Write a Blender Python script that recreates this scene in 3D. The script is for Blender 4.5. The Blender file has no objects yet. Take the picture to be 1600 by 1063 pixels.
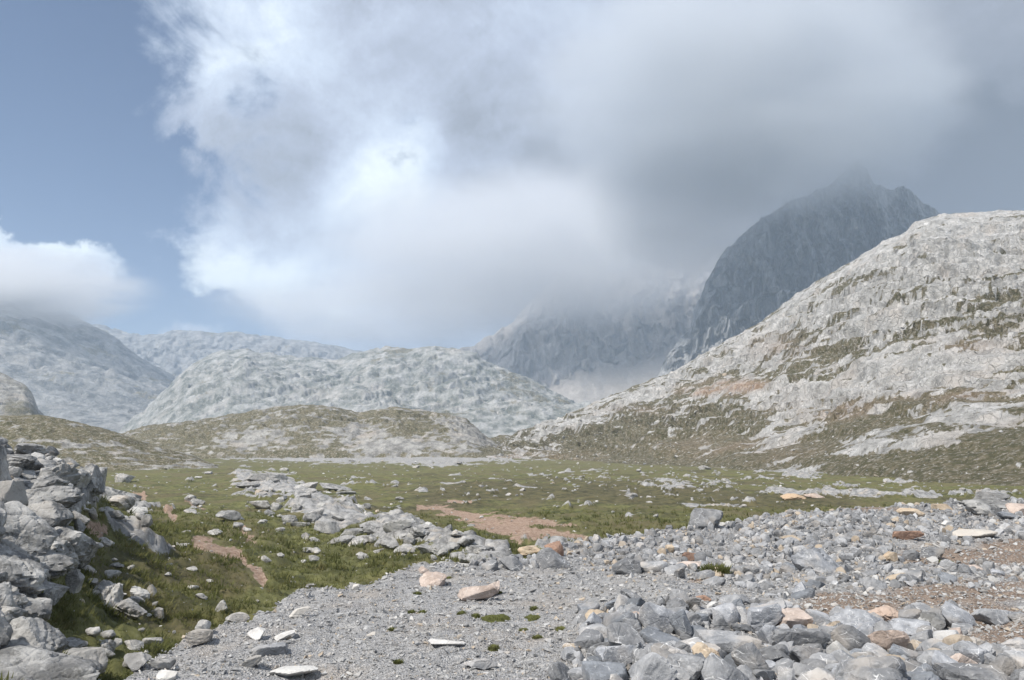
import bpy, bmesh, math, random
import numpy as np
from mathutils import Vector, Matrix

random.seed(7)
rng = np.random.default_rng(11)
SC = bpy.context.scene
COL = SC.collection

# ------------------------------------------------------------------ camera
F = 1244.0                       # focal length in pixels of the 1600 px wide photograph
PITCH = math.radians(7.28)
CZ = 1.7
SP, CP = math.sin(PITCH), math.cos(PITCH)
cam_d = bpy.data.cameras.new('camera')
cam_d.sensor_width = 36.0
cam_d.lens = F * 36.0 / 1600.0
cam_d.clip_start = 0.1
cam_d.clip_end = 60000
cam = bpy.data.objects.new('camera', cam_d)
COL.objects.link(cam)
cam.location = (0, 0, CZ)
cam.rotation_euler = (math.pi / 2 + PITCH, 0, 0)
SC.camera = cam

# ------------------------------------------------------------------ light
SUN_EL = math.radians(53)
SUN_AZ = math.radians(-130)       # measured from +Y (view direction), negative = to the left
sd = bpy.data.lights.new('sun', 'SUN')
sd.energy = 4.1
sd.angle = math.radians(1.5)
sd.color = (1.0, 0.94, 0.85)
sun = bpy.data.objects.new('sun', sd)
COL.objects.link(sun)
to_sun = Vector((math.sin(SUN_AZ) * math.cos(SUN_EL), math.cos(SUN_AZ) * math.cos(SUN_EL), math.sin(SUN_EL)))
sun.rotation_euler = (-to_sun).to_track_quat('-Z', 'Y').to_euler()

SC.view_settings.view_transform = 'Standard'
SC.view_settings.look = 'None'
SC.view_settings.exposure = 0.52
SC.view_settings.gamma = 1.0
SC.view_settings.use_curve_mapping = False
SC.render.engine = 'CYCLES'
SC.cycles.use_denoising = True
SC.cycles.max_bounces = 6
SC.cycles.diffuse_bounces = 3
SC.cycles.volume_bounces = 4
SC.cycles.volume_step_rate = 2.0
SC.cycles.volume_max_steps = 128


# ------------------------------------------------------------------ node helper
class NT:
    def __init__(self, tree):
        self.t = tree
        tree.nodes.clear()

    def n(self, typ, ins=None, **kw):
        nd = self.t.nodes.new(typ)
        for k, v in kw.items():
            setattr(nd, k, v)
        for k, v in (ins or {}).items():
            s = nd.inputs[k]
            if isinstance(v, bpy.types.NodeSocket):
                self.t.links.new(v, s)
            elif v is not None:
                s.default_value = v
        return nd

    def m(self, op, a, b=None, c=None, clamp=False):
        d = {0: a}
        if b is not None: d[1] = b
        if c is not None: d[2] = c
        return self.n('ShaderNodeMath', d, operation=op, use_clamp=clamp).outputs[0]

    def v(self, op, a, b=None, out=0):
        d = {0: a}
        if b is not None: d[1] = b
        return self.n('ShaderNodeVectorMath', d, operation=op).outputs[out]

    def noise(self, vec, scale, detail=4, rough=0.55, lac=2.0, dist=0.0, out=0, typ=None):
        nd = self.n('ShaderNodeTexNoise', {'Vector': vec, 'Scale': scale, 'Detail': detail, 'Roughness': rough,
                                           'Lacunarity': lac, 'Distortion': dist})
        return nd.outputs[out]

    def ramp(self, fac, a, b, c=0.0, d=1.0, smooth=True):
        return self.n('ShaderNodeMapRange', {'Value': fac, 'From Min': a, 'From Max': b, 'To Min': c, 'To Max': d},
                      interpolation_type='SMOOTHSTEP' if smooth else 'LINEAR').outputs[0]

    def mix(self, fac, a, b, blend='MIX'):
        nd = self.t.nodes.new('ShaderNodeMix')
        nd.data_type = 'RGBA'
        nd.blend_type = blend
        for i, v in ((0, fac), (6, a), (7, b)):
            s = nd.inputs[i]
            if isinstance(v, bpy.types.NodeSocket):
                self.t.links.new(v, s)
            elif isinstance(v, (tuple, list)) and len(v) == 3:
                s.default_value = (*v, 1)
            else:
                s.default_value = v
        return nd.outputs[2]


# ------------------------------------------------------------------ picture <-> place
def zr_of(py):
    v = (531.5 - np.asarray(py, float)) / F
    return (v * CP + SP) / (CP - v * SP)


def q_of(px, py):
    v = (531.5 - np.asarray(py, float)) / F
    return (np.asarray(px, float) - 800.0) / F / (CP - v * SP)


def project(X, Y, Z):
    dz = Z - CZ
    dep = Y * CP + dz * SP
    up = -Y * SP + dz * CP
    dep = np.where(dep < 1e-3, 1e-3, dep)
    return 800 + F * X / dep, 531.5 - F * up / dep


def ray_dir(px, py):
    u = (px - 800) / F
    v = (531.5 - py) / F
    d = Vector((u, CP - v * SP, SP + v * CP))
    return d.normalized()


# ------------------------------------------------------------------ world: sky with the cloud cover
world = bpy.data.worlds.new('World')
SC.world = world
world.use_nodes = True
W = NT(world.node_tree)
tc = W.n('ShaderNodeTexCoord').outputs['Generated']
sky = W.n('ShaderNodeTexSky', sky_type='NISHITA', sun_disc=False, sun_elevation=SUN_EL,
          sun_rotation=SUN_AZ, altitude=1800, air_density=1.0, dust_density=0.6, ozone_density=1.2)
SKY_STRENGTH = 0.058
skycol = W.n('ShaderNodeVectorMath', {0: sky.outputs[0], 3: SKY_STRENGTH}, operation='SCALE').outputs[0]
# turbulence that bends the cloud outlines
nz = W.n('ShaderNodeTexNoise', {'Vector': tc, 'Scale': 3.2, 'Detail': 8, 'Roughness': 0.62}).outputs['Color']
nzv = W.v('SUBTRACT', nz, (0.5, 0.5, 0.5))
warp = W.v('ADD', tc, W.n('ShaderNodeVectorMath', {0: nzv, 3: 0.34}, operation='SCALE').outputs[0])
nz2 = W.n('ShaderNodeTexNoise', {'Vector': tc, 'Scale': 2.4, 'Detail': 7, 'Roughness': 0.60}).outputs['Color']
warp2 = W.v('ADD', tc, W.n('ShaderNodeVectorMath', {0: W.v('SUBTRACT', nz2, (0.5, 0.5, 0.5)), 3: 0.30}, operation='SCALE').outputs[0])
wisp = W.m('SUBTRACT', W.noise(W.v('MULTIPLY', tc, (1, 1, 1.25)), 6.0, 10, 0.60, dist=0.6), 0.5)
soft = W.m('SUBTRACT', W.noise(warp2, 2.4, 5, 0.55), 0.5)


def blob(px, py, rx, ry, amp, vec):
    d = ray_dir(px, py)
    sx, sz = F / rx, F / ry
    df = W.v('MULTIPLY', W.v('SUBTRACT', vec, tuple(d)), (sx, sx, sz))
    r2 = W.v('DOT_PRODUCT', df, df, out=1)
    return W.m('MULTIPLY', W.m('POWER', 2.718, W.m('MULTIPLY', r2, -1.0)), amp)


def total(items, start):
    acc = start
    for it in items:
        acc = W.m('ADD', acc, it)
    return acc


BLUE = [(-70, 120, 235, 260, 1.25), (40, 330, 180, 130, 0.7), (205, 450, 62, 120, 1.2), (290, 250, 80, 24, 0.40), (85, 60, 90, 100, 0.30),
        (310, 507, 170, 30, 0.9), (-420, 200, 380, 330, 1.3)]
WHITE_OVER = [(5, 405, 105, 75, 1.7), (-110, 400, 150, 105, 1.5), (95, 440, 75, 55, 1.3)]
fb = total([blob(*b, warp) for b in BLUE], W.m('MULTIPLY', wisp, 2.1))
fb = W.m('SUBTRACT', fb, total([blob(*b, warp) for b in WHITE_OVER], 0.0))
blue = W.ramp(fb, 0.25, 0.80)
BRIGHT = [(400, 30, 130, 90, 0.36), (610, 275, 95, 75, 0.46), (330, 430, 120, 60, 0.42), (520, 440, 130, 50, 0.38),
          (0, 350, 130, 70, 0.42), (110, 395, 70, 45, 0.36), (700, 430, 80, 60, 0.16), (1040, 430, 110, 55, 0.20),
          (1130, 340, 110, 50, 0.16), (200, 160, 70, 40, 0.16), (870, 120, 170, 110, 0.10), (500, 120, 220, 160, 0.06),
          (450, 330, 250, 150, 0.03), (1000, 60, 300, 60, 0.06), (-800, 300, 600, 500, 0.15)]
DARK = [(500, 225, 80, 50, -0.24), (600, 100, 70, 90, -0.10), (820, 330, 110, 130, -0.16), (1060, 250, 230, 60, -0.13),
        (1350, 200, 330, 130, -0.12), (1560, 290, 260, 90, -0.26), (1400, 350, 250, 120, -0.20), (860, 470, 130, 60, -0.13),
        (1900, 200, 400, 400, -0.18), (300, 260, 100, 30, -0.10), (60, 490, 160, 40, -0.2), (1100, -300, 700, 250, -0.05),
        (660, 520, 160, 40, -0.10), (720, 210, 70, 60, -0.10)]
br = total([blob(*b, warp2) for b in BRIGHT + DARK], 0.43)
br = W.m('ADD', br, W.m('MULTIPLY', soft, 0.45))
finew = W.m('SUBTRACT', W.noise(W.v('ADD', W.v('MULTIPLY', tc, (1, 1, 1.4)), W.n('ShaderNodeVectorMath', {0: nzv, 3: 0.45}, operation='SCALE').outputs[0]), 9.0, 8, 0.58), 0.5)
calm = total([blob(1350, 150, 560, 420, -0.75, warp2)], 1.0)       # the layer above the peak is an even sheet, the rest is torn
br = W.m('ADD', br, W.m('MULTIPLY', W.m('MULTIPLY', wisp, 0.95), calm))
br = W.m('ADD', br, W.m('MULTIPLY', W.m('MULTIPLY', finew, 0.85), calm))
brc = W.n('ShaderNodeValToRGB', {0: br})
cr = brc.color_ramp
cr.elements[0].position = 0.0
cr.elements[0].color = (0.13, 0.15, 0.185, 1)
cr.elements[1].position = 1.0
cr.elements[1].color = (0.76, 0.83, 0.87, 1)
for p, c in ((0.25, (0.25, 0.275, 0.325, 1)), (0.5, (0.38, 0.425, 0.52, 1)), (0.72, (0.52, 0.59, 0.70, 1))):
    e = cr.elements.new(p)
    e.color = c
skycol = W.v('MULTIPLY', skycol, (0.86, 0.97, 1.12))
skymix = W.mix(blue, brc.outputs[0], skycol)
bg = W.n('ShaderNodeBackground', {'Color': skymix, 'Strength': 1.0})
W.n('ShaderNodeOutputWorld', {'Surface': bg.outputs[0]})
try:
    world.cycles.sampling_method = 'MANUAL'
    world.cycles.sample_map_resolution = 512
except Exception:
    pass


# ------------------------------------------------------------------ numpy noise
def _hash(ix, iy, s):
    n = (ix * 374761393 + iy * 668265263 + s * 144269504) & 0xffffffff
    n = ((n ^ (n >> 13)) * 1274126177) & 0xffffffff
    return ((n ^ (n >> 16)) & 0xffffff) / 16777216.0


def vnoise(x, y, s=0):
    ix = np.floor(x).astype(np.int64)
    iy = np.floor(y).astype(np.int64)
    fx, fy = x - ix, y - iy
    u = fx * fx * fx * (fx * (fx * 6 - 15) + 10)
    w = fy * fy * fy * (fy * (fy * 6 - 15) + 10)

    def g(ax, ay):
        a = _hash(ix + ax, iy + ay, s) * 6.2831853
        return np.cos(a) * (fx - ax) + np.sin(a) * (fy - ay)
    a, b, c, d = g(0, 0), g(1, 0), g(0, 1), g(1, 1)
    return ((a + (b - a) * u) * (1 - w) + (c + (d - c) * u) * w) * 1.5


def fbm(x, y, o=5, s=0, gain=0.5, lac=2.03):
    r, amp, f = 0.0, 1.0, 1.0
    for i in range(o):
        r = r + amp * vnoise(x * f + i * 17.3, y * f - i * 9.1, s + i)
        amp *= gain
        f *= lac
    return r


def ridged(x, y, o=5, s=0, gain=0.5, lac=2.03):
    r, amp, f, w = 0.0, 1.0, 1.0, 1.0
    for i in range(o):
        n = 1 - np.abs(vnoise(x * f + i * 31.7, y * f + i * 5.3, s + i)) * 1.6
        n = np.clip(n, 0, 1) ** 2 * w
        r = r + amp * n
        w = np.clip(n * 1.6, 0.15, 1)
        amp *= gain
        f *= lac
    return r - 0.8


def billow(x, y, o=5, s=0, gain=0.5, lac=2.03):
    r, amp, f = 0.0, 1.0, 1.0
    for i in range(o):
        r = r + amp * (np.abs(vnoise(x * f + i * 13.7, y * f + i * 3.3, s + i)) * 2 - 0.45)
        amp *= gain
        f *= lac
    return r


def worley(x, y, s=0):
    ix = np.floor(x).astype(np.int64)
    iy = np.floor(y).astype(np.int64)
    d1 = np.full(np.shape(x), 9.0)
    d2 = np.full(np.shape(x), 9.0)
    cid = np.zeros(np.shape(x))
    for ax in (-1, 0, 1):
        for ay in (-1, 0, 1):
            jx, jy = ix + ax, iy + ay
            h = _hash(jx, jy, s)
            cx = jx + h
            cy = jy + _hash(jx, jy, s + 71)
            d = np.hypot(x - cx, y - cy)
            m = d < d1
            d2 = np.where(m, d1, np.minimum(d2, d))
            cid = np.where(m, _hash(jx, jy, s + 5), cid)
            d1 = np.where(m, d, d1)
    return d1, d2, cid


def sstep(a, b, x):
    t = np.clip((x - a) / (b - a), 0, 1)
    return t * t * (3 - 2 * t)


def gauss(px, py, items):
    """sum of soft ellipses (cx, cy, rx, ry, amp[, tilt degrees]) laid over the slope"""
    r = np.zeros(np.shape(px))
    for it in items:
        cx, cy, rx, ry, a = it[:5]
        dx, dy = px - cx, py - cy
        if len(it) > 5:
            t = math.radians(it[5])
            dx, dy = dx * math.cos(t) + dy * math.sin(t), -dx * math.sin(t) + dy * math.cos(t)
        r = r + a * np.exp(-(dx / rx) ** 2 - (dy / ry) ** 2)
    return r


def seg_dist(px, py, pts):
    """distance to a polyline of (x, y, halfwidth), divided by the local halfwidth"""
    best = np.full(np.shape(px), 1e9)
    for (x0, y0, w0), (x1, y1, w1) in zip(pts[:-1], pts[1:]):
        vx, vy = x1 - x0, y1 - y0
        t = np.clip(((px - x0) * vx + (py - y0) * vy) / (vx * vx + vy * vy + 1e-9), 0, 1)
        d = np.hypot(px - x0 - vx * t, py - y0 - vy * t) / (w0 + (w1 - w0) * t)
        best = np.minimum(best, d)
    return best


def in_poly(px, py, poly):
    r = np.zeros(np.shape(px), bool)
    n = len(poly)
    for i in range(n):
        x0, y0 = poly[i]
        x1, y1 = poly[(i + 1) % n]
        c = ((y0 > py) != (y1 > py)) & (px < (x1 - x0) * (py - y0) / (y1 - y0 + 1e-12) + x0)
        r ^= c
    return r


# ------------------------------------------------------------------ ground heights (metres, world z; camera stands at z = 1.7)
EDGE = [(-300, 1140), (60, 1110), (180, 1063), (300, 996), (400, 960), (480, 926), (560, 906), (640, 892), (700, 884),
        (850, 866), (900, 850), (960, 837), (1100, 823), (1250, 800), (1400, 790), (1600, 780), (1900, 778), (2300, 778)]
_eq = np.array([q_of(x, y) for x, y in EDGE])
_ey = np.array([-CZ / zr_of(y) for x, y in EDGE])
_o = np.argsort(_eq)
_eq, _ey = _eq[_o], _ey[_o]

TY = np.array([4, 8, 12, 16, 20, 25, 30, 36, 42, 50, 65, 100, 200, 400, 800, 3000, 9000], float)
TAB = {   # column of the picture -> height relative to the eye at the depths TY
    -600: [-3.0, -2.8, -2.4, -1.6, -1.0, -0.6, -0.6, -0.6, -1.5, -2.5, -4.5, -7, -8.5, -9.8, -11, -14, -14],
    -150: [-3.2, -3.0, -2.8, -2.2, -1.5, -0.9, -0.75, -0.8, -2.2, -4, -6, -7, -8.7, -9.9, -11, -14, -14],
    0:    [-3.3, -3.2, -3.1, -2.75, -2.25, -1.5, -0.85, -1.0, -2.6, -4.5, -6.2, -7.3, -8.9, -10, -11, -14, -14],
    80:   [-3.4, -3.5, -3.7, -3.4, -2.9, -2.0, -1.05, -1.2, -3.0, -5.0, -6.4, -7.4, -8.9, -10, -11, -14, -14],
    140:  [-3.4, -3.6, -3.9, -3.95, -3.55, -2.9, -1.85, -2.1, -4.0, -5.4, -6.5, -7.5, -8.9, -10, -11, -14, -14],
    200:  [-3.4, -3.7, -4.2, -4.4, -4.4, -4.1, -3.6, -3.1, -4.0, -5.2, -6.4, -7.5, -8.9, -10, -11, -14, -14],
    300:  [-3.4, -3.8, -4.3, -4.7, -4.9, -4.9, -4.8, -4.7, -4.8, -5.4, -6.4, -7.6, -8.9, -10, -11, -14, -14],
    400:  [-3.4, -3.8, -4.3, -4.8, -5.1, -5.3, -5.4, -5.5, -5.6, -6.0, -6.8, -7.8, -9.0, -10, -11, -14, -14],
    500:  [-3.4, -3.8, -4.3, -4.8, -5.1, -5.5, -5.9, -6.3, -6.6, -6.9, -7.2, -7.9, -9.0, -10, -11, -14, -14],
    700:  [-3.4, -3.8, -4.3, -4.8, -5.1, -5.5, -5.8, -6.1, -6.3, -6.6, -7.1, -7.9, -9.0, -10, -11, -14, -14],
    1100: [-3.4, -3.8, -4.3, -4.8, -5.1, -5.4, -5.6, -5.8, -6.0, -6.3, -6.7, -7.6, -8.9, -10, -11, -14, -14],
    1600: [-3.4, -3.8, -4.3, -4.7, -4.9, -5.1, -5.3, -5.5, -5.6, -5.9, -6.4, -7.4, -8.7, -10, -11, -14, -14],
    2300: [-3.4, -3.8, -4.3, -4.7, -4.9, -5.1, -5.3, -5.5, -5.6, -5.9, -6.4, -7.4, -8.7, -10, -11, -14, -14],
}
_tq = np.array([(k - 800) / F for k in sorted(TAB)])
_tv = np.array([TAB[k] for k in sorted(TAB)], float)
_tl = np.log(TY)


def table(q, Y):
    ly = np.clip(np.log(np.maximum(Y, 1e-3)), _tl[0], _tl[-1])
    i = np.clip(np.searchsorted(_tl, ly) - 1, 0, len(_tl) - 2)
    t = (ly - _tl[i]) / (_tl[i + 1] - _tl[i])
    t = t * t * (3 - 2 * t) * 0.35 + t * 0.65
    qq = np.clip(q, _tq[0], _tq[-1])
    j = np.clip(np.searchsorted(_tq, qq) - 1, 0, len(_tq) - 2)
    s = (qq - _tq[j]) / (_tq[j + 1] - _tq[j])
    s = s * s * (3 - 2 * s) * 0.5 + s * 0.5
    a = _tv[j, i] * (1 - t) + _tv[j, i + 1] * t
    b = _tv[j + 1, i] * (1 - t) + _tv[j + 1, i + 1] * t
    return a * (1 - s) + b * s


AMAX = math.radians(56)
MIDOUT = [(375, 752, 18), (450, 762, 22), (480, 790, 26), (560, 815, 24), (640, 840, 24), (730, 862, 20), (790, 868, 14)]


def frame_of(X, Y):
    az = np.arctan2(X, Y)
    r = np.hypot(X, Y)
    a = np.clip(az, -AMAX, AMAX)
    return np.tan(a), r * np.cos(a)


def ground0(X, Y):
    """large shapes only; returns height and mound factor"""
    q, Yf = frame_of(X, Y)
    ye = np.interp(q, _eq, _ey)
    ye = ye * (1 + 0.05 * vnoise(q * 14, q * 0 + 3.0, 4) + 0.025 * vnoise(q * 45, q * 0 + 7.0, 5))
    mound = 0.10 * vnoise(X * 0.35, Y * 0.35, 21) + 0.05 * vnoise(X * 0.9, Y * 0.9, 22)
    pile = sstep(0.03, 0.20, q) * sstep(10.5, 8.0, Yf) * sstep(2.0, 5.0, Yf)
    mound = mound + 0.10 * pile
    fade = sstep(0.0, 5.0, ye - Yf)
    mound = mound * (0.35 + 0.65 * fade)
    dd = Yf - ye
    slope = np.where(dd > 0, -0.62 * dd - 0.02, 0.0)
    hm = mound + slope
    hv = CZ + table(q, Yf)
    k = 0.25
    h = np.clip(0.5 + 0.5 * (hm - hv) / k, 0, 1)
    z = hv * (1 - h) + hm * h + k * h * (1 - h)
    return z, h


_my = [(x, y, w) for x, y, w in MIDOUT]


def rowed(X, Y, z):
    return project(X, Y, z)


def ground(X, Y, detail=True):
    """full ground height plus the material masks (rock, dirt, gravel, soil)"""
    X = np.asarray(X, float)
    Y = np.asarray(Y, float)
    z, mm = ground0(X, Y)
    px, py = project(X, np.maximum(Y, 0.01), z)
    front = Y > 1.0
    px = np.where(front, px, -5000)
    q, Yf = frame_of(X, Y)
    # rolling meadow
    amp = sstep(10, 60, Yf) * (1 - mm)
    z = z + amp * (0.25 * vnoise(X * 0.06, Y * 0.06, 31) + 0.6 * vnoise(X * 0.015, Y * 0.015, 32)) * sstep(20, 200, Yf)
    z = z + (1 - mm) * (0.26 * vnoise(X * 0.30, Y * 0.30, 33) + 0.07 * fbm(X * 1.5, Y * 1.5, 3, 34))
    # middle outcrop ridge
    dm = seg_dist(px, py, _my)
    mo = np.exp(-(dm * 0.9) ** 2) * (1 - mm) * front
    z = z + mo * (0.45 + 0.5 * vnoise(X * 0.15, Y * 0.15, 41)) * sstep(30, 60, Yf)
    # left outcrop mask, from the picture columns and depth
    bx_ = np.interp(py, [700, 760, 790, 830, 880, 910, 1000, 1063], [150, 190, 150, 112, 108, 78, 66, 76])
    lo = sstep(14, -26, px - bx_ + 20 * vnoise(X * 0.3, Y * 0.3, 43)) * sstep(12, 17, Yf) * sstep(48, 40, Yf) * (1 - mm)
    lo2 = sstep(-0.35, -0.6, q) * sstep(10, 13, Yf) * sstep(48, 40, Yf) * (1 - mm) * (px < -200)
    lo = np.maximum(lo, lo2)
    gn = fbm(X * 0.25, Y * 0.25, 4, 44)
    rock = np.clip(lo * 1.5 - 0.25 + 0.5 * gn, 0, 1) * sstep(0.05, 0.3, lo)
    rock = np.maximum(rock, sstep(0.55, 1.0, mo + 0.55 * fbm(X * 0.2, Y * 0.2, 4, 45)))
    # low bands of bare limestone across the far meadow
    bands = [(400, 712, 260, 7, 0.95, 1.0), (620, 719, 160, 7, 0.9), (250, 708, 90, 5, 0.8), (760, 712, 60, 7, 0.8), (480, 704, 120, 5, 0.5), (690, 727, 60, 4, 0.6),
             (1245, 738, 45, 7, 0.9), (1430, 737, 75, 6, 0.8, -4), (1250, 773, 70, 4.5, 0.95, 2), (1400, 778, 110, 3.5, 0.8, 2),
             (1560, 774, 60, 6, 0.6), (1060, 800, 60, 7, 0.35), (1010, 752, 60, 6, 0.35), (1100, 765, 120, 14, 0.15),
             (700, 757, 30, 4, 0.4)]
    bm = gauss(px, py, bands) * (Y > 45)
    rn = fbm(X * 0.09, Y * 0.05, 5, 47, gain=0.62)
    rock = np.maximum(rock, sstep(0.42, 0.62, bm + 0.6 * rn))
    far = sstep(60, 120, Yf) * (Y > 1)
    clus = gauss(px, py, [(1100, 765, 160, 14, 0.5), (1000, 750, 120, 10, 0.4), (900, 735, 160, 6, 0.3), (1300, 745, 300, 8, 0.4), (600, 735, 120, 5, 0.2)])
    rock = np.maximum(rock, far * sstep(0.62, 0.80, clus * 0.5 + fbm(X * 0.3, Y * 0.16, 4, 48, gain=0.7) * 0.8) * 0.8)
    rock = rock * (1 - mm)
    # bare reddish soil
    paths = [[(655, 792, 4), (705, 799, 6), (745, 812, 11), (790, 822, 17), (830, 834, 14), (850, 846, 7)],
             [(790, 812, 3), (860, 818, 4), (900, 821, 2)],
             [(850, 832, 5), (890, 835, 7), (925, 840, 4)],
             [(310, 845, 9), (345, 858, 11), (375, 872, 8), (400, 892, 7), (412, 905, 5)],
             [(380, 830, 5), (395, 850, 6)],
             [(140, 822, 9), (158, 826, 9)],
             [(210, 772, 4), (225, 773, 4)], [(262, 798, 5), (272, 808, 5)],
             [(290, 778, 2), (320, 795, 2)], [(700, 783, 2), (735, 786, 2)]]
    dirt = np.zeros(np.shape(z))
    wob = 0.75 * fbm(X * 0.30, Y * 0.30, 5, 51, gain=0.6)
    for p in paths:
        dirt = np.maximum(dirt, sstep(1.55, 0.45, seg_dist(px, py, p) + wob))
    dirt = dirt * (1 - mm) * front
    soil = gauss(px, py, [(1330, 950, 120, 22, 1.0), (1520, 925, 130, 20, 1.0), (1570, 985, 70, 40, 1.0), (1480, 868, 90, 18, 1.0),
                          (1600, 860, 60, 30, 0.8), (1350, 795, 90, 6, 0.8), (1110, 905, 40, 8, 0.7), (1030, 880, 60, 8, 0.4)])
    soil = sstep(0.35, 0.65, soil + 0.3 * fbm(X * 1.3, Y * 1.3, 3, 53)) * mm
    heath = gauss(px, py, [(1000, 775, 230, 26, 1.0), (1250, 785, 160, 12, 0.9), (780, 765, 140, 18, 0.6), (330, 880, 110, 45, 0.7), (240, 850, 60, 50, 0.6),
                           (180, 730, 200, 8, 0.4), (1450, 720, 300, 20, 0.7), (560, 785, 90, 30, 0.4)])
    soil = np.maximum(soil, (1 - mm) * np.clip(heath * 1.1 + 0.7 * fbm(X * 0.06, Y * 0.06, 5, 55, gain=0.6), 0, 1))  # darker olive-brown bands and patches over the meadow
    if detail:
        # rock relief
        a, b, c = worley(X * 0.55 + 0.35 * vnoise(X * 0.5, Y * 0.5, 61), Y * 0.8 + 0.35 * vnoise(X * 0.5, Y * 0.5, 62), 63)
        crack = sstep(0.0, 0.16, b - a)
        near = sstep(90, 50, Yf)
        rel = near * (0.35 * crack + 0.30 * c + 0.10 * ridged(X * 0.5, Y * 0.5, 4, 64) + 0.06 * fbm(X * 1.4, Y * 1.4, 4, 69)) + \
            (1 - near) * (0.6 + 0.7 * ridged(X * 0.12, Y * 0.07, 5, 65))
        z = z + rock * sstep(0.15, 0.6, rock) * rel - dirt * 0.12
        # tussocky grass, stony mound
        tuft = ridged(X * 0.9, Y * 0.9, 3, 66)
        z = z + (1 - mm) * (1 - rock) * (1 - dirt) * 0.17 * tuft * sstep(150, 50, Yf)
        z = z + mm * (0.035 * fbm(X * 1.6, Y * 1.6, 3, 68) + 0.02 * fbm(X * 5, Y * 5, 3, 67))
    return z, rock, dirt, mm, soil


def zg(X, Y):
    return ground(np.array([X]), np.array([Y]))[0][0]


_ys = np.exp(np.linspace(math.log(3.2), math.log(900), 2600))


def ground_at(px, py, ymin=3.2):
    """the point of the ground seen at a picture position"""
    q, r = float(q_of(px, py)), float(zr_of(py))
    Y = _ys[_ys >= ymin]
    z = ground(q * Y, Y, False)[0]
    hit = np.nonzero(CZ + r * Y <= z)[0]
    i = hit[0] if len(hit) else len(Y) - 1
    return q * Y[i], Y[i], zg(q * Y[i], Y[i])


# ------------------------------------------------------------------ mesh helpers
def link(name, me, mat, parent=None):
    o = bpy.data.objects.new(name, me)
    COL.objects.link(o)
    if mat is not None and not me.materials:
        me.materials.append(mat)
    if parent: o.parent = parent
    return o


def tag(o, label=None, cat=None, group=None, kind=None):
    if label: o['label'] = label
    if cat: o['category'] = cat
    if group: o['group'] = group
    if kind: o['kind'] = kind
    return o


def grid_mesh(name, P, masks=None, closed=False, smooth=True):
    nr, nc = P.shape[:2]
    me = bpy.data.meshes.new(name)
    idx = np.arange(nr * nc).reshape(nr, nc)
    if closed:
        nx = np.roll(idx, -1, axis=1)
        a, b, c, d = idx[:-1], nx[:-1], nx[1:], idx[1:]
    else:
        a, b, c, d = idx[:-1, :-1], idx[:-1, 1:], idx[1:, 1:], idx[1:, :-1]
    f = np.stack([a, b, c, d], -1).reshape(-1, 4)
    me.vertices.add(nr * nc)
    me.vertices.foreach_set('co', P.reshape(-1).astype(np.float32))
    me.loops.add(f.size)
    me.loops.foreach_set('vertex_index', f.reshape(-1).astype(np.int32))
    me.polygons.add(len(f))
    me.polygons.foreach_set('loop_start', np.arange(0, f.size, 4, dtype=np.int32))
    me.polygons.foreach_set('loop_total', np.full(len(f), 4, np.int32))
    me.polygons.foreach_set('use_smooth', np.full(len(f), smooth))
    me.update()
    if masks is not None:
        at = me.attributes.new('mask', 'FLOAT_COLOR', 'POINT')
        at.data.foreach_set('color', masks.reshape(-1).astype(np.float32))
    return me


def tri_mesh(name, V, T, rv=None, smooth=False):
    me = bpy.data.meshes.new(name)
    me.vertices.add(len(V))
    me.vertices.foreach_set('co', V.reshape(-1).astype(np.float32))
    me.loops.add(T.size)
    me.loops.foreach_set('vertex_index', T.reshape(-1).astype(np.int32))
    me.polygons.add(len(T))
    me.polygons.foreach_set('loop_start', np.arange(0, T.size, 3, dtype=np.int32))
    me.polygons.foreach_set('loop_total', np.full(len(T), 3, np.int32))
    me.polygons.foreach_set('use_smooth', np.full(len(T), smooth))
    me.update()
    if rv is not None:
        at = me.attributes.new('rv', 'FLOAT', 'POINT')
        at.data.foreach_set('value', rv.astype(np.float32))
    return me


# ------------------------------------------------------------------ materials
def new_mat(name):
    m = bpy.data.materials.new(name)
    m.use_nodes = True
    return m, NT(m.node_tree)


def finish(T, col, rough=0.9, bumps=None, normal=None):
    b = T.n('ShaderNodeBsdfPrincipled', {'Base Color': col, 'Roughness': rough, 'Specular IOR Level': 0.25})
    if bumps:
        nrm = None
        for h, strength, dist in bumps:
            bn = T.n('ShaderNodeBump', {'Height': h, 'Strength': strength, 'Distance': dist})
            if nrm is not None: T.t.links.new(nrm, bn.inputs['Normal'])
            nrm = bn.outputs[0]
        T.t.links.new(nrm, b.inputs['Normal'])
    T.n('ShaderNodeOutputMaterial', {'Surface': b.outputs[0]})


def limestone(T, pos, s=1.0, base=(0.40, 0.40, 0.41), dark=(0.17, 0.175, 0.18), warm=(0.42, 0.36, 0.29), warmth=0.5):
    """weathered grey limestone colour at feature scale s (metres)"""
    n1 = T.noise(pos, 0.9 / s, 6, 0.65)
    n2 = T.noise(pos, 4.5 / s, 5, 0.7)
    col = T.mix(T.ramp(n1, 0.35, 0.68), dark, base)
    col = T.mix(T.m('MULTIPLY', T.ramp(n2, 0.52, 0.70), 0.55), col, tuple(min(1, c * 1.35) for c in base))
    n3 = T.noise(pos, 0.45 / s, 3, 0.5)
    col = T.mix(T.m('MULTIPLY', T.ramp(n3, 0.52, 0.70), warmth), col, warm)
    return col, n1, n2


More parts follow.
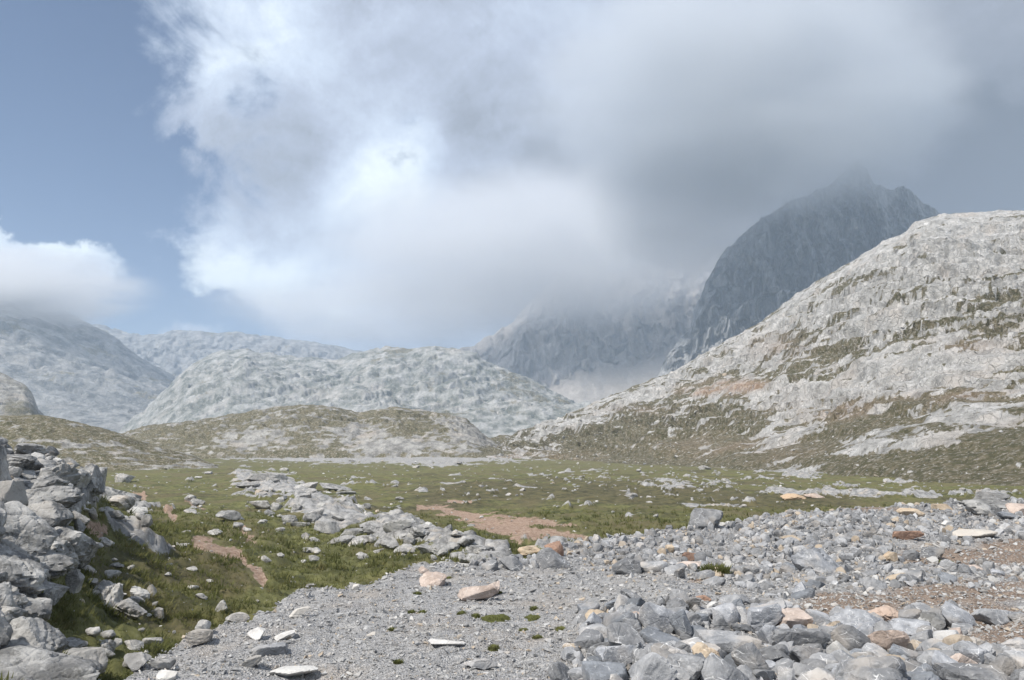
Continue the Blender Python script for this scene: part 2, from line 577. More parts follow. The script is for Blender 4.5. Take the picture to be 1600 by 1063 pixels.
# ground
mat_ground, T = new_mat('alpine_ground')
geo = T.n('ShaderNodeNewGeometry')
pos = geo.outputs['Position']
mk = T.n('ShaderNodeSeparateColor', {0: T.n('ShaderNodeAttribute', attribute_name='mask').outputs['Color']})
alpha = T.n('ShaderNodeAttribute', attribute_name='mask').outputs['Alpha']
g1 = T.noise(pos, 0.05, 5, 0.6)
g2 = T.noise(pos, 0.7, 5, 0.65)
g3 = T.noise(pos, 6.0, 4, 0.7)
g4 = T.noise(T.v('MULTIPLY', pos, (1, 0.6, 1)), 0.16, 5, 0.62)
grass = T.mix(T.ramp(g2, 0.35, 0.65), (0.060, 0.064, 0.026), (0.165, 0.165, 0.064))
grass = T.mix(T.m('MULTIPLY', T.ramp(g4, 0.44, 0.62), 0.85), grass, (0.135, 0.115, 0.062))
grass = T.mix(T.m('MULTIPLY', T.ramp(g1, 0.45, 0.70), 0.5), grass, (0.16, 0.16, 0.055))
grass = T.mix(T.m('MULTIPLY', T.ramp(g3, 0.50, 0.75), 0.5), grass, (0.035, 0.042, 0.018))
# far off the turf is thin, dry and full of small stones
sepp = T.n('ShaderNodeSeparateXYZ', {0: pos})
farf = T.ramp(sepp.outputs[1], 120, 420)
speck = T.ramp(T.noise(pos, 1.1, 3, 0.8), 0.60, 0.68)
drycol = T.mix(T.ramp(T.noise(pos, 0.25, 4, 0.6), 0.4, 0.65), (0.12, 0.118, 0.06), (0.20, 0.175, 0.11))
grass = T.mix(T.m('MULTIPLY', farf, 0.30), grass, drycol)
grass = T.mix(T.m('MULTIPLY', speck, T.m('ADD', T.m('MULTIPLY', farf, 0.35), 0.12)), grass, (0.36, 0.34, 0.31))
rockc, r1, r2 = limestone(T, pos, 0.7, base=(0.42, 0.415, 0.41), dark=(0.17, 0.17, 0.17))
dirtc = T.mix(T.ramp(T.noise(pos, 3.5, 5, 0.8), 0.35, 0.65), (0.21, 0.135, 0.095), (0.40, 0.305, 0.24))
gv = T.n('ShaderNodeTexVoronoi', {'Vector': pos, 'Scale': 55.0})
gcell = T.n('ShaderNodeSeparateColor', {0: gv.outputs['Color']}).outputs[0]
gravc = T.mix(gcell, (0.19, 0.19, 0.193), (0.40, 0.398, 0.40))
gravc = T.mix(T.m('MULTIPLY', T.ramp(T.noise(pos, 0.9, 5, 0.65), 0.48, 0.68), 0.6), gravc, (0.34, 0.30, 0.26))
gravc = T.mix(T.m('MULTIPLY', T.ramp(T.noise(pos, 2.3, 5, 0.7), 0.55, 0.70), 0.6), gravc, (0.20, 0.20, 0.21))
gravc = T.mix(T.m('MULTIPLY', T.ramp(T.noise(T.v('MULTIPLY', pos, (1, 2.2, 1)), 1.7, 4, 0.6), 0.60, 0.70), 0.6), gravc, (0.50, 0.49, 0.47))
soilc = T.mix(gcell, (0.13, 0.095, 0.072), (0.34, 0.27, 0.22))
edge = T.m('MULTIPLY', T.m('SUBTRACT', T.noise(pos, 1.1, 7, 0.8), 0.5), 1.8)
rm = T.ramp(T.m('ADD', mk.outputs[0], edge), 0.42, 0.58)
dm_ = T.ramp(T.m('ADD', mk.outputs[1], edge), 0.38, 0.66)
dark_olivec = T.mix(T.ramp(g2, 0.35, 0.65), (0.048, 0.046, 0.026), (0.120, 0.102, 0.056))  # dark olive-brown tone mixed into the grass by the alpha mask
grass = T.mix(T.m('MULTIPLY', T.ramp(T.m('ADD', alpha, T.m('MULTIPLY', edge, 0.35)), 0.25, 0.75), 0.75), grass, dark_olivec)
col = T.mix(rm, grass, rockc)
col = T.mix(dm_, col, dirtc)
col = T.mix(mk.outputs[2], col, gravc)
col = T.mix(T.m('MULTIPLY', alpha, mk.outputs[2]), col, soilc)
hb = T.m('ADD', T.m('MULTIPLY', g3, 0.5), T.m('MULTIPLY', g2, 0.5))
finish(T, col, 0.95, [(hb, 0.5, 0.12), (gv.outputs['Distance'], 0.7, 0.03)])


def rock_material(name, per_object, base, dark, warm=(0.42, 0.34, 0.25), warmth=0.3, veins=0.5, s=0.25, var=0.5, lichen=0.0, odd=0.75):
    m, T = new_mat(name)
    if per_object:
        oi = T.n('ShaderNodeObjectInfo')
        rv = oi.outputs['Random']
        tcn = T.n('ShaderNodeTexCoord').outputs['Object']
        geo = T.n('ShaderNodeNewGeometry').outputs['Position']
        pos = geo
    else:
        rv = T.n('ShaderNodeAttribute', attribute_name='rv').outputs['Fac']
        pos = T.n('ShaderNodeNewGeometry').outputs['Position']
    off = T.n('ShaderNodeCombineXYZ', {0: T.m('MULTIPLY', rv, 37.0), 1: T.m('MULTIPLY', rv, 91.0), 2: T.m('MULTIPLY', rv, 53.0)}).outputs[0]
    p = T.v('ADD', pos, off)
    col, n1, n2 = limestone(T, p, s, base, dark, warm, warmth)
    # every stone has its own tone
    rr = T.m('FRACT', T.m('MULTIPLY', rv, 7.31))
    tone = T.m('ADD', 1.0 - var * 0.5, T.m('MULTIPLY', rr, var))
    col = T.n('ShaderNodeVectorMath', {0: col, 3: tone}, operation='SCALE').outputs[0]
    rw = T.m('FRACT', T.m('MULTIPLY', rv, 23.7))
    isw = T.ramp(rw, 0.93, 0.95)
    col = T.mix(T.m('MULTIPLY', isw, odd), col, warm)
    isl = T.ramp(T.m('FRACT', T.m('MULTIPLY', rv, 41.3)), 0.95, 0.96)
    col = T.mix(T.m('MULTIPLY', isl, 0.6), col, (0.55, 0.54, 0.52))
    if veins:
        dv = T.v('ADD', p, T.n('ShaderNodeVectorMath', {0: T.n('ShaderNodeTexNoise', {'Vector': p, 'Scale': 3 / s * 0.3, 'Detail': 2}).outputs['Color'], 3: s * 0.9}, operation='SCALE').outputs[0])
        vo = T.n('ShaderNodeTexVoronoi', {'Vector': T.v('MULTIPLY', dv, (1, 1, 2.2)), 'Scale': 1.6 / s}, feature='DISTANCE_TO_EDGE').outputs[0]
        line = T.m('MULTIPLY', T.ramp(vo, 0.035, 0.0), T.ramp(T.noise(p, 1.5 / s, 2), 0.50, 0.62))
        col = T.mix(T.m('MULTIPLY', line, veins), col, (0.70, 0.70, 0.70))
    if lichen:
        ln = T.ramp(T.noise(p, 9 / s * 0.3, 5, 0.75), 0.56, 0.62)
        col = T.mix(T.m('MULTIPLY', ln, lichen), col, (0.085, 0.085, 0.08))
    cr = T.n('ShaderNodeTexVoronoi', {'Vector': p, 'Scale': 1.1 / s}, feature='DISTANCE_TO_EDGE').outputs[0]
    finish(T, col, 0.88, [(n1, 0.5, s * 0.35), (n2, 0.6, s * 0.10), (T.ramp(cr, 0.0, 0.05), 0.25, s * 0.1)])
    return m


MAT_RUB_O = rock_material('blue_grey_limestone', True, (0.335, 0.337, 0.345), (0.175, 0.18, 0.19), veins=0.85, s=0.22, var=0.6)
MAT_RUB_J = rock_material('blue_grey_limestone_rubble', False, (0.335, 0.337, 0.345), (0.18, 0.185, 0.195), veins=0.5, s=0.2, var=0.8)
MAT_TAN_O = rock_material('tan_limestone', True, (0.50, 0.42, 0.32), (0.34, 0.27, 0.20), warm=(0.50, 0.36, 0.24), warmth=0.6, veins=0.2, s=0.2, var=0.25)
MAT_PINK_O = rock_material('pinkish_limestone', True, (0.55, 0.47, 0.42), (0.36, 0.29, 0.25), warm=(0.45, 0.34, 0.27), warmth=0.5, veins=0.2, s=0.25, var=0.15)
MAT_BROWN_O = rock_material('brown_sandstone', True, (0.34, 0.22, 0.16), (0.20, 0.13, 0.10), warm=(0.36, 0.22, 0.15), warmth=0.5, veins=0.1, s=0.2, var=0.3)
MAT_WHITE_O = rock_material('white_limestone', True, (0.62, 0.61, 0.59), (0.42, 0.41, 0.40), warmth=0.2, veins=0.3, s=0.2, var=0.2)
MAT_OUT_O = rock_material('weathered_outcrop_limestone', True, (0.40, 0.395, 0.385), (0.13, 0.13, 0.13), warmth=0.15, veins=0.10, s=0.7, var=0.25, lichen=0.6, odd=0.0)
MAT_PIT_O = rock_material('pitted_meadow_limestone', True, (0.46, 0.45, 0.435), (0.22, 0.215, 0.21), warmth=0.3, veins=0.1, s=0.4, var=0.3, lichen=0.45, odd=0.0)
MAT_PIT_J = rock_material('pitted_meadow_limestone_small', False, (0.48, 0.475, 0.46), (0.30, 0.295, 0.29), warmth=0.35, veins=0.0, s=0.5, var=0.6, lichen=0.1)


def mountain_material(name, base, dark, s, grass_amt=0.0, warm=(0.40, 0.33, 0.27), warmth=0.3, streak=(1, 1, 0.25), bump=0.6):
    m, T = new_mat(name)
    geo = T.n('ShaderNodeNewGeometry')
    pos = geo.outputs['Position']
    mk = T.n('ShaderNodeSeparateColor', {0: T.n('ShaderNodeAttribute', attribute_name='mask').outputs['Color']})
    ps = T.v('MULTIPLY', pos, streak)
    col, n1, n2 = limestone(T, ps, s, base, dark, warm, warmth)
    n4 = T.noise(pos, 6.0 / s, 6, 0.75)
    g = T.noise(pos, 3.0 / s, 5, 0.7)
    gcol = T.mix(T.ramp(g, 0.4, 0.62), (0.095, 0.090, 0.048), (0.185, 0.160, 0.105))
    # stones lying in the turf
    st = T.m('MULTIPLY', T.ramp(n4, 0.53, 0.62), 0.7)
    gcol = T.mix(st, gcol, (0.40, 0.38, 0.35))
    gm = T.ramp(T.m('ADD', mk.outputs[0], T.m('MULTIPLY', T.m('SUBTRACT', n4, 0.5), 0.9)), 0.42, 0.60)
    col = T.mix(gm, col, gcol)
    sc = T.mix(T.noise(ps, 4.0 / s, 3, 0.6), (0.27, 0.26, 0.245), (0.36, 0.345, 0.325))
    col = T.mix(mk.outputs[1], col, sc)
    red = T.mix(T.ramp(n2, 0.4, 0.6), (0.30, 0.20, 0.14), (0.50, 0.38, 0.30))
    col = T.mix(T.m('MULTIPLY', mk.outputs[2], 0.8), col, red)
    cr = T.n('ShaderNodeTexVoronoi', {'Vector': T.v('ADD', ps, T.n('ShaderNodeVectorMath', {0: T.n('ShaderNodeTexNoise', {'Vector': pos, 'Scale': 1.5 / s}).outputs['Color'], 3: s * 0.8}, operation='SCALE').outputs[0]), 'Scale': 2.2 / s}, feature='DISTANCE_TO_EDGE').outputs[0]
    crk = T.ramp(cr, 0.0, 0.10)
    cr2 = T.n('ShaderNodeTexVoronoi', {'Vector': T.v('ADD', T.v('MULTIPLY', ps, (1.0, 0.6, 1.0)), T.n('ShaderNodeVectorMath', {0: T.n('ShaderNodeTexNoise', {'Vector': pos, 'Scale': 4.0 / s}).outputs['Color'], 3: s * 0.3}, operation='SCALE').outputs[0]), 'Scale': 6.5 / s}, feature='DISTANCE_TO_EDGE').outputs[0]
    crev = T.m('MULTIPLY', T.m('MULTIPLY', T.ramp(cr, 0.06, 0.0), T.ramp(n1, 0.48, 0.62)), 0.6)
    crev2 = T.m('MULTIPLY', T.m('MULTIPLY', T.ramp(cr2, 0.07, 0.0), T.ramp(n2, 0.52, 0.64)), 0.45)
    joint = T.m('MAXIMUM', crev, crev2)
    joint = T.m('MULTIPLY', joint, T.m('SUBTRACT', 1.0, T.m('MAXIMUM', mk.outputs[1], gm)))
    col = T.mix(joint, col, (0.10, 0.10, 0.085))
    finish(T, col, 0.95, [(n1, bump, s * 0.5), (n4, bump, s * 0.14), (crk, bump * 0.6, s * 0.10)])
    return m


# ------------------------------------------------------------------ the ground sheet
def build_ground():
    qa = np.linspace(-0.80, 0.80, 680)
    az = np.arctan(qa)
    lim = az[-1]
    rest = np.linspace(lim, 2 * math.pi - lim, 90)[1:-1]
    az = np.concatenate([az, rest])
    s1 = np.exp(np.linspace(math.log(0.5), math.log(4.5), 14))[:-1]
    s2 = np.exp(np.linspace(math.log(4.5), math.log(14), 80))[:-1]
    s3 = np.exp(np.linspace(math.log(14), math.log(230), 260))[:-1]
    s4 = np.exp(np.linspace(math.log(230), math.log(900), 50))[:-1]
    s5 = np.exp(np.linspace(math.log(900), math.log(14000), 20))
    R = np.concatenate([s1, s2, s3, s4, s5])
    RR, AA = np.meshgrid(R, az, indexing='ij')
    rad = RR / np.cos(np.clip(np.abs(np.where(AA > math.pi, AA - 2 * math.pi, AA)), 0, lim))
    X, Y = rad * np.sin(AA), rad * np.cos(AA)
    z, rock, dirt, mm, soil = ground(X, Y)
    P = np.stack([X, Y, z], -1)
    M = np.stack([rock, dirt, mm, soil], -1)
    me = grid_mesh('ground', P, M, closed=True)
    o = link('ground', me, mat_ground)
    tag(o, kind='structure')
    # centre cap so the sheet has no hole under the camera
    n = len(az)
    bm = bmesh.new()
    vs = [bm.verts.new(P[0, i]) for i in range(0, n, 10)]
    c = bm.verts.new((0, 0, float(zg(0.0, 0.01))))
    for i in range(len(vs)):
        bm.faces.new((c, vs[(i + 1) % len(vs)], vs[i]))
    m2 = bpy.data.meshes.new('ground_underfoot')
    bm.to_mesh(m2)
    at = m2.attributes.new('mask', 'FLOAT_COLOR', 'POINT')
    at.data.foreach_set('color', np.tile([0, 0, 1, 0], len(m2.vertices)).astype(np.float32))
    tag(link('ground_underfoot', m2, mat_ground, o), kind='structure')


build_ground()


# ------------------------------------------------------------------ hills and mountains
def ridge(name, sil, Yr, Yb, mat, ncol, nrow, zbase=-13, shape=1.0, amp=10, fs=0.01, sil_amp=0.3, seed=100, back=0.6,
          cliff=0.0, maskf=None, pad=0.0, noise='billow', stretch=1.0, sharp=1.0, fine=0.0, big=1.0, scree=False, strata=(), dip=0.12, buttress=0.0):
    """a mountain side: crest line seen at sil [(px, py)...] at depth Yr, foot at depth Yb"""
    q = np.array([float(q_of(s[0], s[1])) for s in sil])
    r = np.array([float(zr_of(s[1])) for s in sil])
    qq = np.linspace(q[0], q[-1], ncol)
    rr = np.interp(qq, q, r)
    yrr = np.interp(qq, q, np.array([float(s[2]) if len(s) > 2 else float(Yr) for s in sil]))
    ybb = np.interp(qq, q, np.array([float(s[3]) if len(s) > 3 else float(Yb) for s in sil]))
    zr_ = CZ + rr * yrr
    nb = max(6, int(nrow * 0.12))
    t = np.concatenate([np.linspace(0, 1, nrow), 1 + np.linspace(0, 1, nb + 1)[1:] * back])
    TT = np.repeat(t[:, None], ncol, 1)
    f = np.minimum(TT, 1)
    Yd = ybb + (yrr - ybb) * TT
    Z = zbase + (zr_ - zbase) * np.power(f, shape)
    Z = np.where(TT > 1, zr_ - (zr_ - zbase) * (TT - 1) * 0.9, Z)
    X = qq[None, :] * Yd
    env = np.clip(f * 3, 0, 1) * (1 - (1 - sil_amp) * sstep(0.75, 1.0, f)) * np.where(TT > 1, 1 - 0.5 * (TT - 1), 1)
    if scree:
        px0, py0 = project(X, Yd, Z)
        topl = np.interp(px0, [700, 850, 900, 940, 1000, 1040, 1100], [640, 606, 585, 568, 560, 545, 540])
        env = env * (1 - 0.93 * sstep(-6, 14, py0 - topl) * sstep(800, 880, px0))
    U, V = X * fs, (Yd * stretch + Z * 1.3) * fs
    wx = U + 0.5 * vnoise(U * 0.7, V * 0.7, seed + 50)
    wy = V + 0.5 * vnoise(U * 0.7 + 9, V * 0.7, seed + 51)
    if noise == 'ridged':
        n = ridged(wx, wy, 7, seed, gain=0.56)
    elif noise == 'billow':
        n = billow(wx, wy, 7, seed, gain=0.55)
    else:
        n = fbm(wx, wy, 7, seed, gain=0.58)
    Z = Z + amp * n * env * sharp
    Z = Z + amp * big * fbm(U * 0.22 + 3, V * 0.22, 2, seed + 77) * env
    Yd2 = Yd - amp * 0.5 * fbm(wx * 1.3 + 5, wy * 1.3, 6, seed + 9, gain=0.6) * env
    if cliff:
        rib = ridged(U * 2.6 + 0.4 * fbm(U * 2, V * 1.2, 3, seed + 15), V * 0.55, 6, seed + 20, gain=0.62)
        Yd2 = Yd2 - cliff * rib * env
    tread = np.zeros(Z.shape)
    for k_, (sp_, am_) in enumerate(strata):
        w_ = (Z + dip * X + 0.55 * sp_ * fbm(X / sp_ * 0.16, Yd / sp_ * 0.16, 4, seed + 60 + k_, gain=0.6)) / sp_
        fr_ = w_ - np.floor(w_)
        gate = 0.35 + 0.65 * sstep(-0.35, 0.25, vnoise(X / sp_ * 0.09, w_ * 0.31, seed + 64 + k_))
        step_ = sstep(0.62, 1.0, fr_) - fr_
        Z = Z + am_ * sp_ * step_ * env * gate
        Yd2 = Yd2 - am_ * sp_ * 0.8 * step_ * env * gate
        tread = tread + gate * np.where(fr_ < 0.6, 1, -1) / len(strata)
    if buttress:
        but = ridged(X * 0.0065 + 0.5 * fbm(X * 0.004, Z * 0.004, 3, seed + 80), Z * 0.0012, 4, seed + 81, gain=0.6)
        Yd2 = Yd2 - buttress * but * env
        Z = Z + buttress * 0.25 * but * env
    if fine:
        a, b, c = worley(wx * fine, wy * fine * 1.5, seed + 33)
        a2, b2, c2 = worley(wx * fine * 3.1, wy * fine * 4.5, seed + 35)
        Z = Z + amp * env * (0.22 * sstep(0, 0.3, b - a) + 0.16 * c + 0.09 * sstep(0, 0.3, b2 - a2) + 0.07 * c2)
    X2 = qq[None, :] * Yd2
    P = np.stack([X2, Yd2, Z], -1)
    px, py = project(X2, Yd2, Z)
    gz = np.gradient(Z, axis=0) / (np.abs(np.gradient(Yd2, axis=0)) + 1e-3)
    M = np.zeros((*Z.shape, 4))
    M[..., 3] = 1
    if maskf is not None:
        maskf(M, X2, Yd2, Z, px, py, f, gz, n, tread)
    me = grid_mesh(name, P, M)
    o = link(name, me, mat)
    tag(o, kind='structure')
    return P, M


mat_hill = mountain_material('karst_hillside', (0.64, 0.63, 0.62), (0.30, 0.295, 0.285), 7.0, bump=1.0, streak=(1, 1, 0.8), warmth=0.35)
mat_low = mountain_material('stony_low_hills', (0.44, 0.43, 0.41), (0.17, 0.165, 0.155), 6.0, bump=0.7, streak=(1, 1, 0.8), warmth=0.35)
mat_dome = mountain_material('limestone_dome', (0.45, 0.447, 0.44), (0.12, 0.13, 0.115), 26.0, bump=0.6, warmth=0.15, streak=(1, 1, 1))
mat_far = mountain_material('far_limestone', (0.36, 0.36, 0.36), (0.10, 0.105, 0.11), 40.0, bump=0.6, warmth=0.1, streak=(1, 1, 1))
mat_peak = mountain_material('steep_limestone_wall', (0.52, 0.52, 0.52), (0.15, 0.155, 0.16), 24.0, bump=1.0, warmth=0.1, streak=(1, 1, 0.35))
mat_cirque = mountain_material('cirque_walls', (0.56, 0.54, 0.52), (0.28, 0.275, 0.27), 36.0, bump=0.7, warmth=0.25, streak=(1, 1, 0.4))


def hill_mask(M, X, Y, Z, px, py, f, gz, n, tread):
    low = sstep(560, 700, py)
    g = 0.33 + 0.46 * low + 0.50 * fbm(X * 0.020, Y * 0.02 + Z * 0.03, 5, 301, gain=0.6) + 0.62 * fbm(X * 0.09, Y * 0.09 + Z * 0.22, 6, 303, gain=0.72) - 0.08 * n + 0.16 * tread
    g = g + gauss(px, py, [(1300, 545, 90, 18, 0.45, 4), (1230, 585, 130, 14, 0.45), (1480, 470, 90, 14, 0.25), (1420, 520, 110, 16, 0.3),
                           (1560, 500, 60, 30, 0.25), (1120, 650, 90, 22, 0.45), (960, 690, 140, 30, 0.35), (1350, 640, 90, 25, 0.35),
                           (1040, 700, 200, 26, 0.35), (1300, 720, 300, 22, 0.35), (1560, 690, 90, 25, 0.5), (1520, 630, 100, 14, 0.35),
                           (1300, 440, 60, 8, 0.25), (1390, 450, 70, 10, 0.2), (1590, 590, 50, 10, 0.3), (1000, 730, 200, 14, 0.6),
                           (1300, 755, 300, 20, 0.8)])
    g = g - gauss(px, py, [(1240, 665, 110, 34, 0.60, -28), (1080, 660, 60, 18, 0.55, -12), (1520, 575, 110, 30, 0.55), (1390, 600, 70, 30, 0.35),
                           (1420, 695, 110, 12, 0.75, -8), (1540, 655, 90, 12, 0.75, 3), (1330, 700, 60, 18, 0.4), (830, 715, 90, 12, 0.8, -6),
                           (700, 705, 100, 10, 0.6), (900, 660, 90, 14, 0.6, -22), (1480, 370, 170, 50, 0.40), (1330, 480, 90, 30, 0.2),
                           (1150, 570, 60, 25, 0.2), (1245, 738, 45, 8, 0.8), (1440, 735, 75, 7, 0.7), (1000, 620, 60, 10, 0.3)])
    M[..., 0] = np.clip(g, 0, 1)
    rd = gauss(px, py, [(1155, 603, 45, 9, 1.0), (1095, 612, 40, 6, 0.7), (1000, 640, 60, 6, 0.25), (830, 715, 80, 10, 0.35), (1150, 700, 120, 20, 0.22),
                        (1540, 540, 60, 14, 0.35), (1320, 640, 90, 20, 0.3), (1490, 620, 80, 10, 0.4), (1210, 540, 50, 20, 0.3)])
    M[..., 2] = np.clip(rd + rd * 1.2 * fbm(X * 0.03, Y * 0.03 + Z * 0.05, 4, 311), 0, 1)


# pale karst hillside on the right
HILL = ridge('hillside', [(560, 712, 760, 560), (700, 700, 740, 520), (800, 680, 720, 470), (860, 655, 730, 430), (905, 636, 740, 400),
                   (1000, 600, 760, 330), (1060, 575, 750, 310), (1100, 550, 740, 290), (1150, 522, 730, 260), (1200, 492, 720, 240), (1240, 462, 710, 220),
                   (1290, 432, 700, 200), (1340, 402, 690, 180), (1380, 376, 680, 170), (1410, 364, 670, 165), (1430, 345, 665, 160), (1460, 337, 660, 155),
                   (1530, 332, 650, 145), (1600, 330, 640, 135), (1700, 322, 630, 130), (1850, 300, 620, 120), (2200, 270, 600, 110)],
      700, 200, mat_hill, 520, 310, zbase=-9.8, shape=1.12, amp=2.6, fs=0.05, sil_amp=0.3, big=3.0, strata=((13, 0.55), (5.0, 0.7)), dip=0.22, seed=210, maskf=hill_mask, fine=1.9)


def low_mask(M, X, Y, Z, px, py, f, gz, n, tread):
    g = 0.80 + 0.35 * fbm(X * 0.02, Y * 0.02 + Z * 0.02, 4, 321, gain=0.6) + 0.4 * fbm(X * 0.12, Y * 0.12 + Z * 0.2, 4, 323, gain=0.65) - 0.2 * n
    g = g - gauss(px, py, [(400, 690, 50, 16, 0.6, -20), (560, 682, 60, 16, 0.55), (610, 695, 60, 12, 0.7), (730, 675, 50, 14, 0.8, 15),
                           (520, 650, 40, 10, 0.2), (700, 700, 60, 10, 0.5), (120, 690, 60, 10, 0.2)])
    M[..., 0] = np.clip(g, 0, 1)


ridge('stony_hills', [(95, 716), (130, 704), (180, 682), (220, 668), (290, 659), (350, 650), (400, 642), (440, 635), (480, 632), (520, 636), (560, 646),
                      (590, 640), (620, 636), (660, 642), (700, 646), (730, 655), (745, 668), (760, 682), (780, 692), (800, 704), (840, 716)],
      640, 500, mat_low, 380, 90, zbase=-11, shape=0.55, amp=1.8, fs=0.06, sil_amp=0.4, strata=((5, 0.4),), seed=230, maskf=low_mask, fine=1.6)
ridge('grassy_rise', [(-420, 670), (-200, 655), (0, 650), (60, 648), (100, 655), (140, 664), (180, 675), (215, 688), (250, 700), (300, 712), (345, 732)],
      330, 260, mat_low, 300, 90, zbase=-9.6, shape=0.6, amp=0.8, fs=0.09, sil_amp=0.4, seed=240, maskf=low_mask, fine=1.6)


def dark_mask(M, X, Y, Z, px, py, f, gz, n, tread):
    M[..., 0] = np.clip(0.45 + 0.5 * fbm(X * 0.01, Y * 0.01 + Z * 0.02, 4, 331), 0, 1)


ridge('rocky_spur', [(-300, 560), (-100, 565), (0, 582), (20, 592), (40, 602), (52, 618), (60, 640), (75, 655), (90, 668)],
      1000, 900, mat_low, 140, 120, zbase=-12, shape=0.7, amp=4, fs=0.035, sil_amp=0.25, seed=250, maskf=dark_mask, fine=1.6)


def dome_mask(M, X, Y, Z, px, py, f, gz, n, tread):
    g = 0.15 + 0.40 * fbm(X * 0.004, Y * 0.004 + Z * 0.006, 5, 341, gain=0.6) - 0.15 * n + 0.25 * fbm(X * 0.02, Y * 0.02 + Z * 0.03, 5, 343, gain=0.7)
    g = g + gauss(px, py, [(610, 545, 60, 12, 0.3), (800, 600, 60, 40, 0.3), (600, 650, 100, 20, 0.1)])
    M[..., 0] = np.clip(g, 0, 0.62)
    M[..., 1] = gauss(px, py, [(490, 612, 25, 7, 0.7)])


ridge('limestone_dome', [(180, 690), (230, 640), (270, 602), (290, 580), (320, 562), (350, 549), (385, 544), (410, 552), (440, 556), (490, 555), (525, 560),
                         (560, 550), (585, 544), (608, 540), (640, 545), (680, 543), (710, 549), (745, 556), (765, 570), (800, 585), (840, 606), (870, 620),
                         (900, 632), (930, 642), (980, 655)],
      2300, 1500, mat_dome, 460, 160, zbase=-14, shape=0.8, amp=9, fs=0.012, sil_amp=0.4, big=4.5, strata=((41, 0.22), (16, 0.3)), dip=-0.45, seed=260, maskf=dome_mask, fine=3.0)
ridge('blue_mountain', [(-420, 520), (-200, 470), (-60, 440), (0, 450), (60, 468), (110, 488), (150, 507), (185, 525), (210, 545), (240, 566), (265, 580),
                        (300, 610), (350, 640), (420, 665), (520, 690)],
      2900, 1900, mat_far, 320, 180, zbase=-14, shape=0.9, amp=11, fs=0.0085, sil_amp=0.4, seed=270, big=4.5, strata=((55, 0.25), (20, 0.35)), dip=0.4, maskf=dome_mask, fine=3.0)
ridge('distant_ridge', [(60, 520), (120, 505), (165, 508), (190, 516), (220, 522), (250, 520), (270, 517), (300, 519), (340, 521), (370, 519), (420, 526),
                        (480, 534), (540, 545), (600, 560), (700, 580)],
      4300, 3300, mat_far, 280, 80, zbase=-14, shape=0.8, amp=18, fs=0.006, sil_amp=0.4, seed=280, maskf=dome_mask, cliff=20, strata=((45, 0.5),), dip=0.2, fine=3.0)


def cirque_mask(M, X, Y, Z, px, py, f, gz, n, tread):
    wob = 14 * fbm(X * 0.004, Z * 0.01, 4, 351)
    # scree fans under the walls
    top = np.interp(px, [700, 850, 900, 940, 1000, 1040, 1100], [640, 606, 585, 568, 560, 545, 540])
    s = sstep(-4, 12, py - top + wob)
    M[..., 1] = s * sstep(800, 880, px) * (0.55 + 0.45 * sstep(-0.3, 0.3, fbm((X + Y * 0.4) * 0.012, Z * 0.004, 4, 355)))
    M[..., 0] = np.clip(0.12 + 0.3 * fbm(X * 0.004, Y * 0.004, 4, 352), 0, 0.4) * (1 - s)
    M[..., 2] = 0.15


ridge('cirque_wall', [(640, 570), (740, 540), (800, 505), (830, 470), (870, 430), (905, 410), (940, 430), (985, 420), (1040, 400), (1090, 390), (1150, 380), (1250, 380)],
      3600, 2500, mat_cirque, 300, 200, zbase=-14, shape=1.7, amp=26, fs=0.0065, sil_amp=0.3, seed=290, cliff=40, maskf=cirque_mask, scree=True, buttress=45)


def peak_mask(M, X, Y, Z, px, py, f, gz, n, tread):
    M[..., 0] = 0.0


ridge('great_peak', [(1015, 640), (1024, 598), (1032, 575), (1045, 548), (1062, 525), (1078, 512), (1083, 480), (1095, 462), (1105, 435), (1125, 402), (1155, 372),
                     (1200, 335), (1240, 312), (1280, 296), (1305, 280), (1325, 262), (1340, 250), (1354, 262), (1364, 284), (1385, 292), (1408, 291), (1430, 303),
                     (1452, 318), (1480, 336), (1540, 380), (1600, 430)],
      2400, 1950, mat_peak, 330, 330, zbase=-14, shape=1.25, amp=16, fs=0.009, sil_amp=0.28, seed=295, cliff=40, buttress=60, strata=((60, 0.3),), dip=-0.15, maskf=peak_mask, back=1.4, fine=1.6)
#AIR
# ------------------------------------------------------------------ haze and cloud
def haze():
    bm = bmesh.new()
    bmesh.ops.create_cube(bm, size=1.0)
    me = bpy.data.meshes.new('haze')
    bm.to_mesh(me)
    bm.free()
    o = bpy.data.objects.new('haze', me)
    COL.objects.link(o)
    o.scale = (32000, 32000, 920)
    o.location = (0, 0, 920 / 2 - 20)
    m = bpy.data.materials.new('haze')
    m.use_nodes = True
    T = NT(m.node_tree)
    v = T.n('ShaderNodeVolumePrincipled', {'Color': (0.66, 0.81, 1.0, 1), 'Density': HAZE, 'Anisotropy': 0.2})
    T.n('ShaderNodeOutputMaterial', {'Volume': v.outputs[0]})
    me.materials.append(m)
    tag(o, kind='stuff')


HAZE = 0.00016
haze()


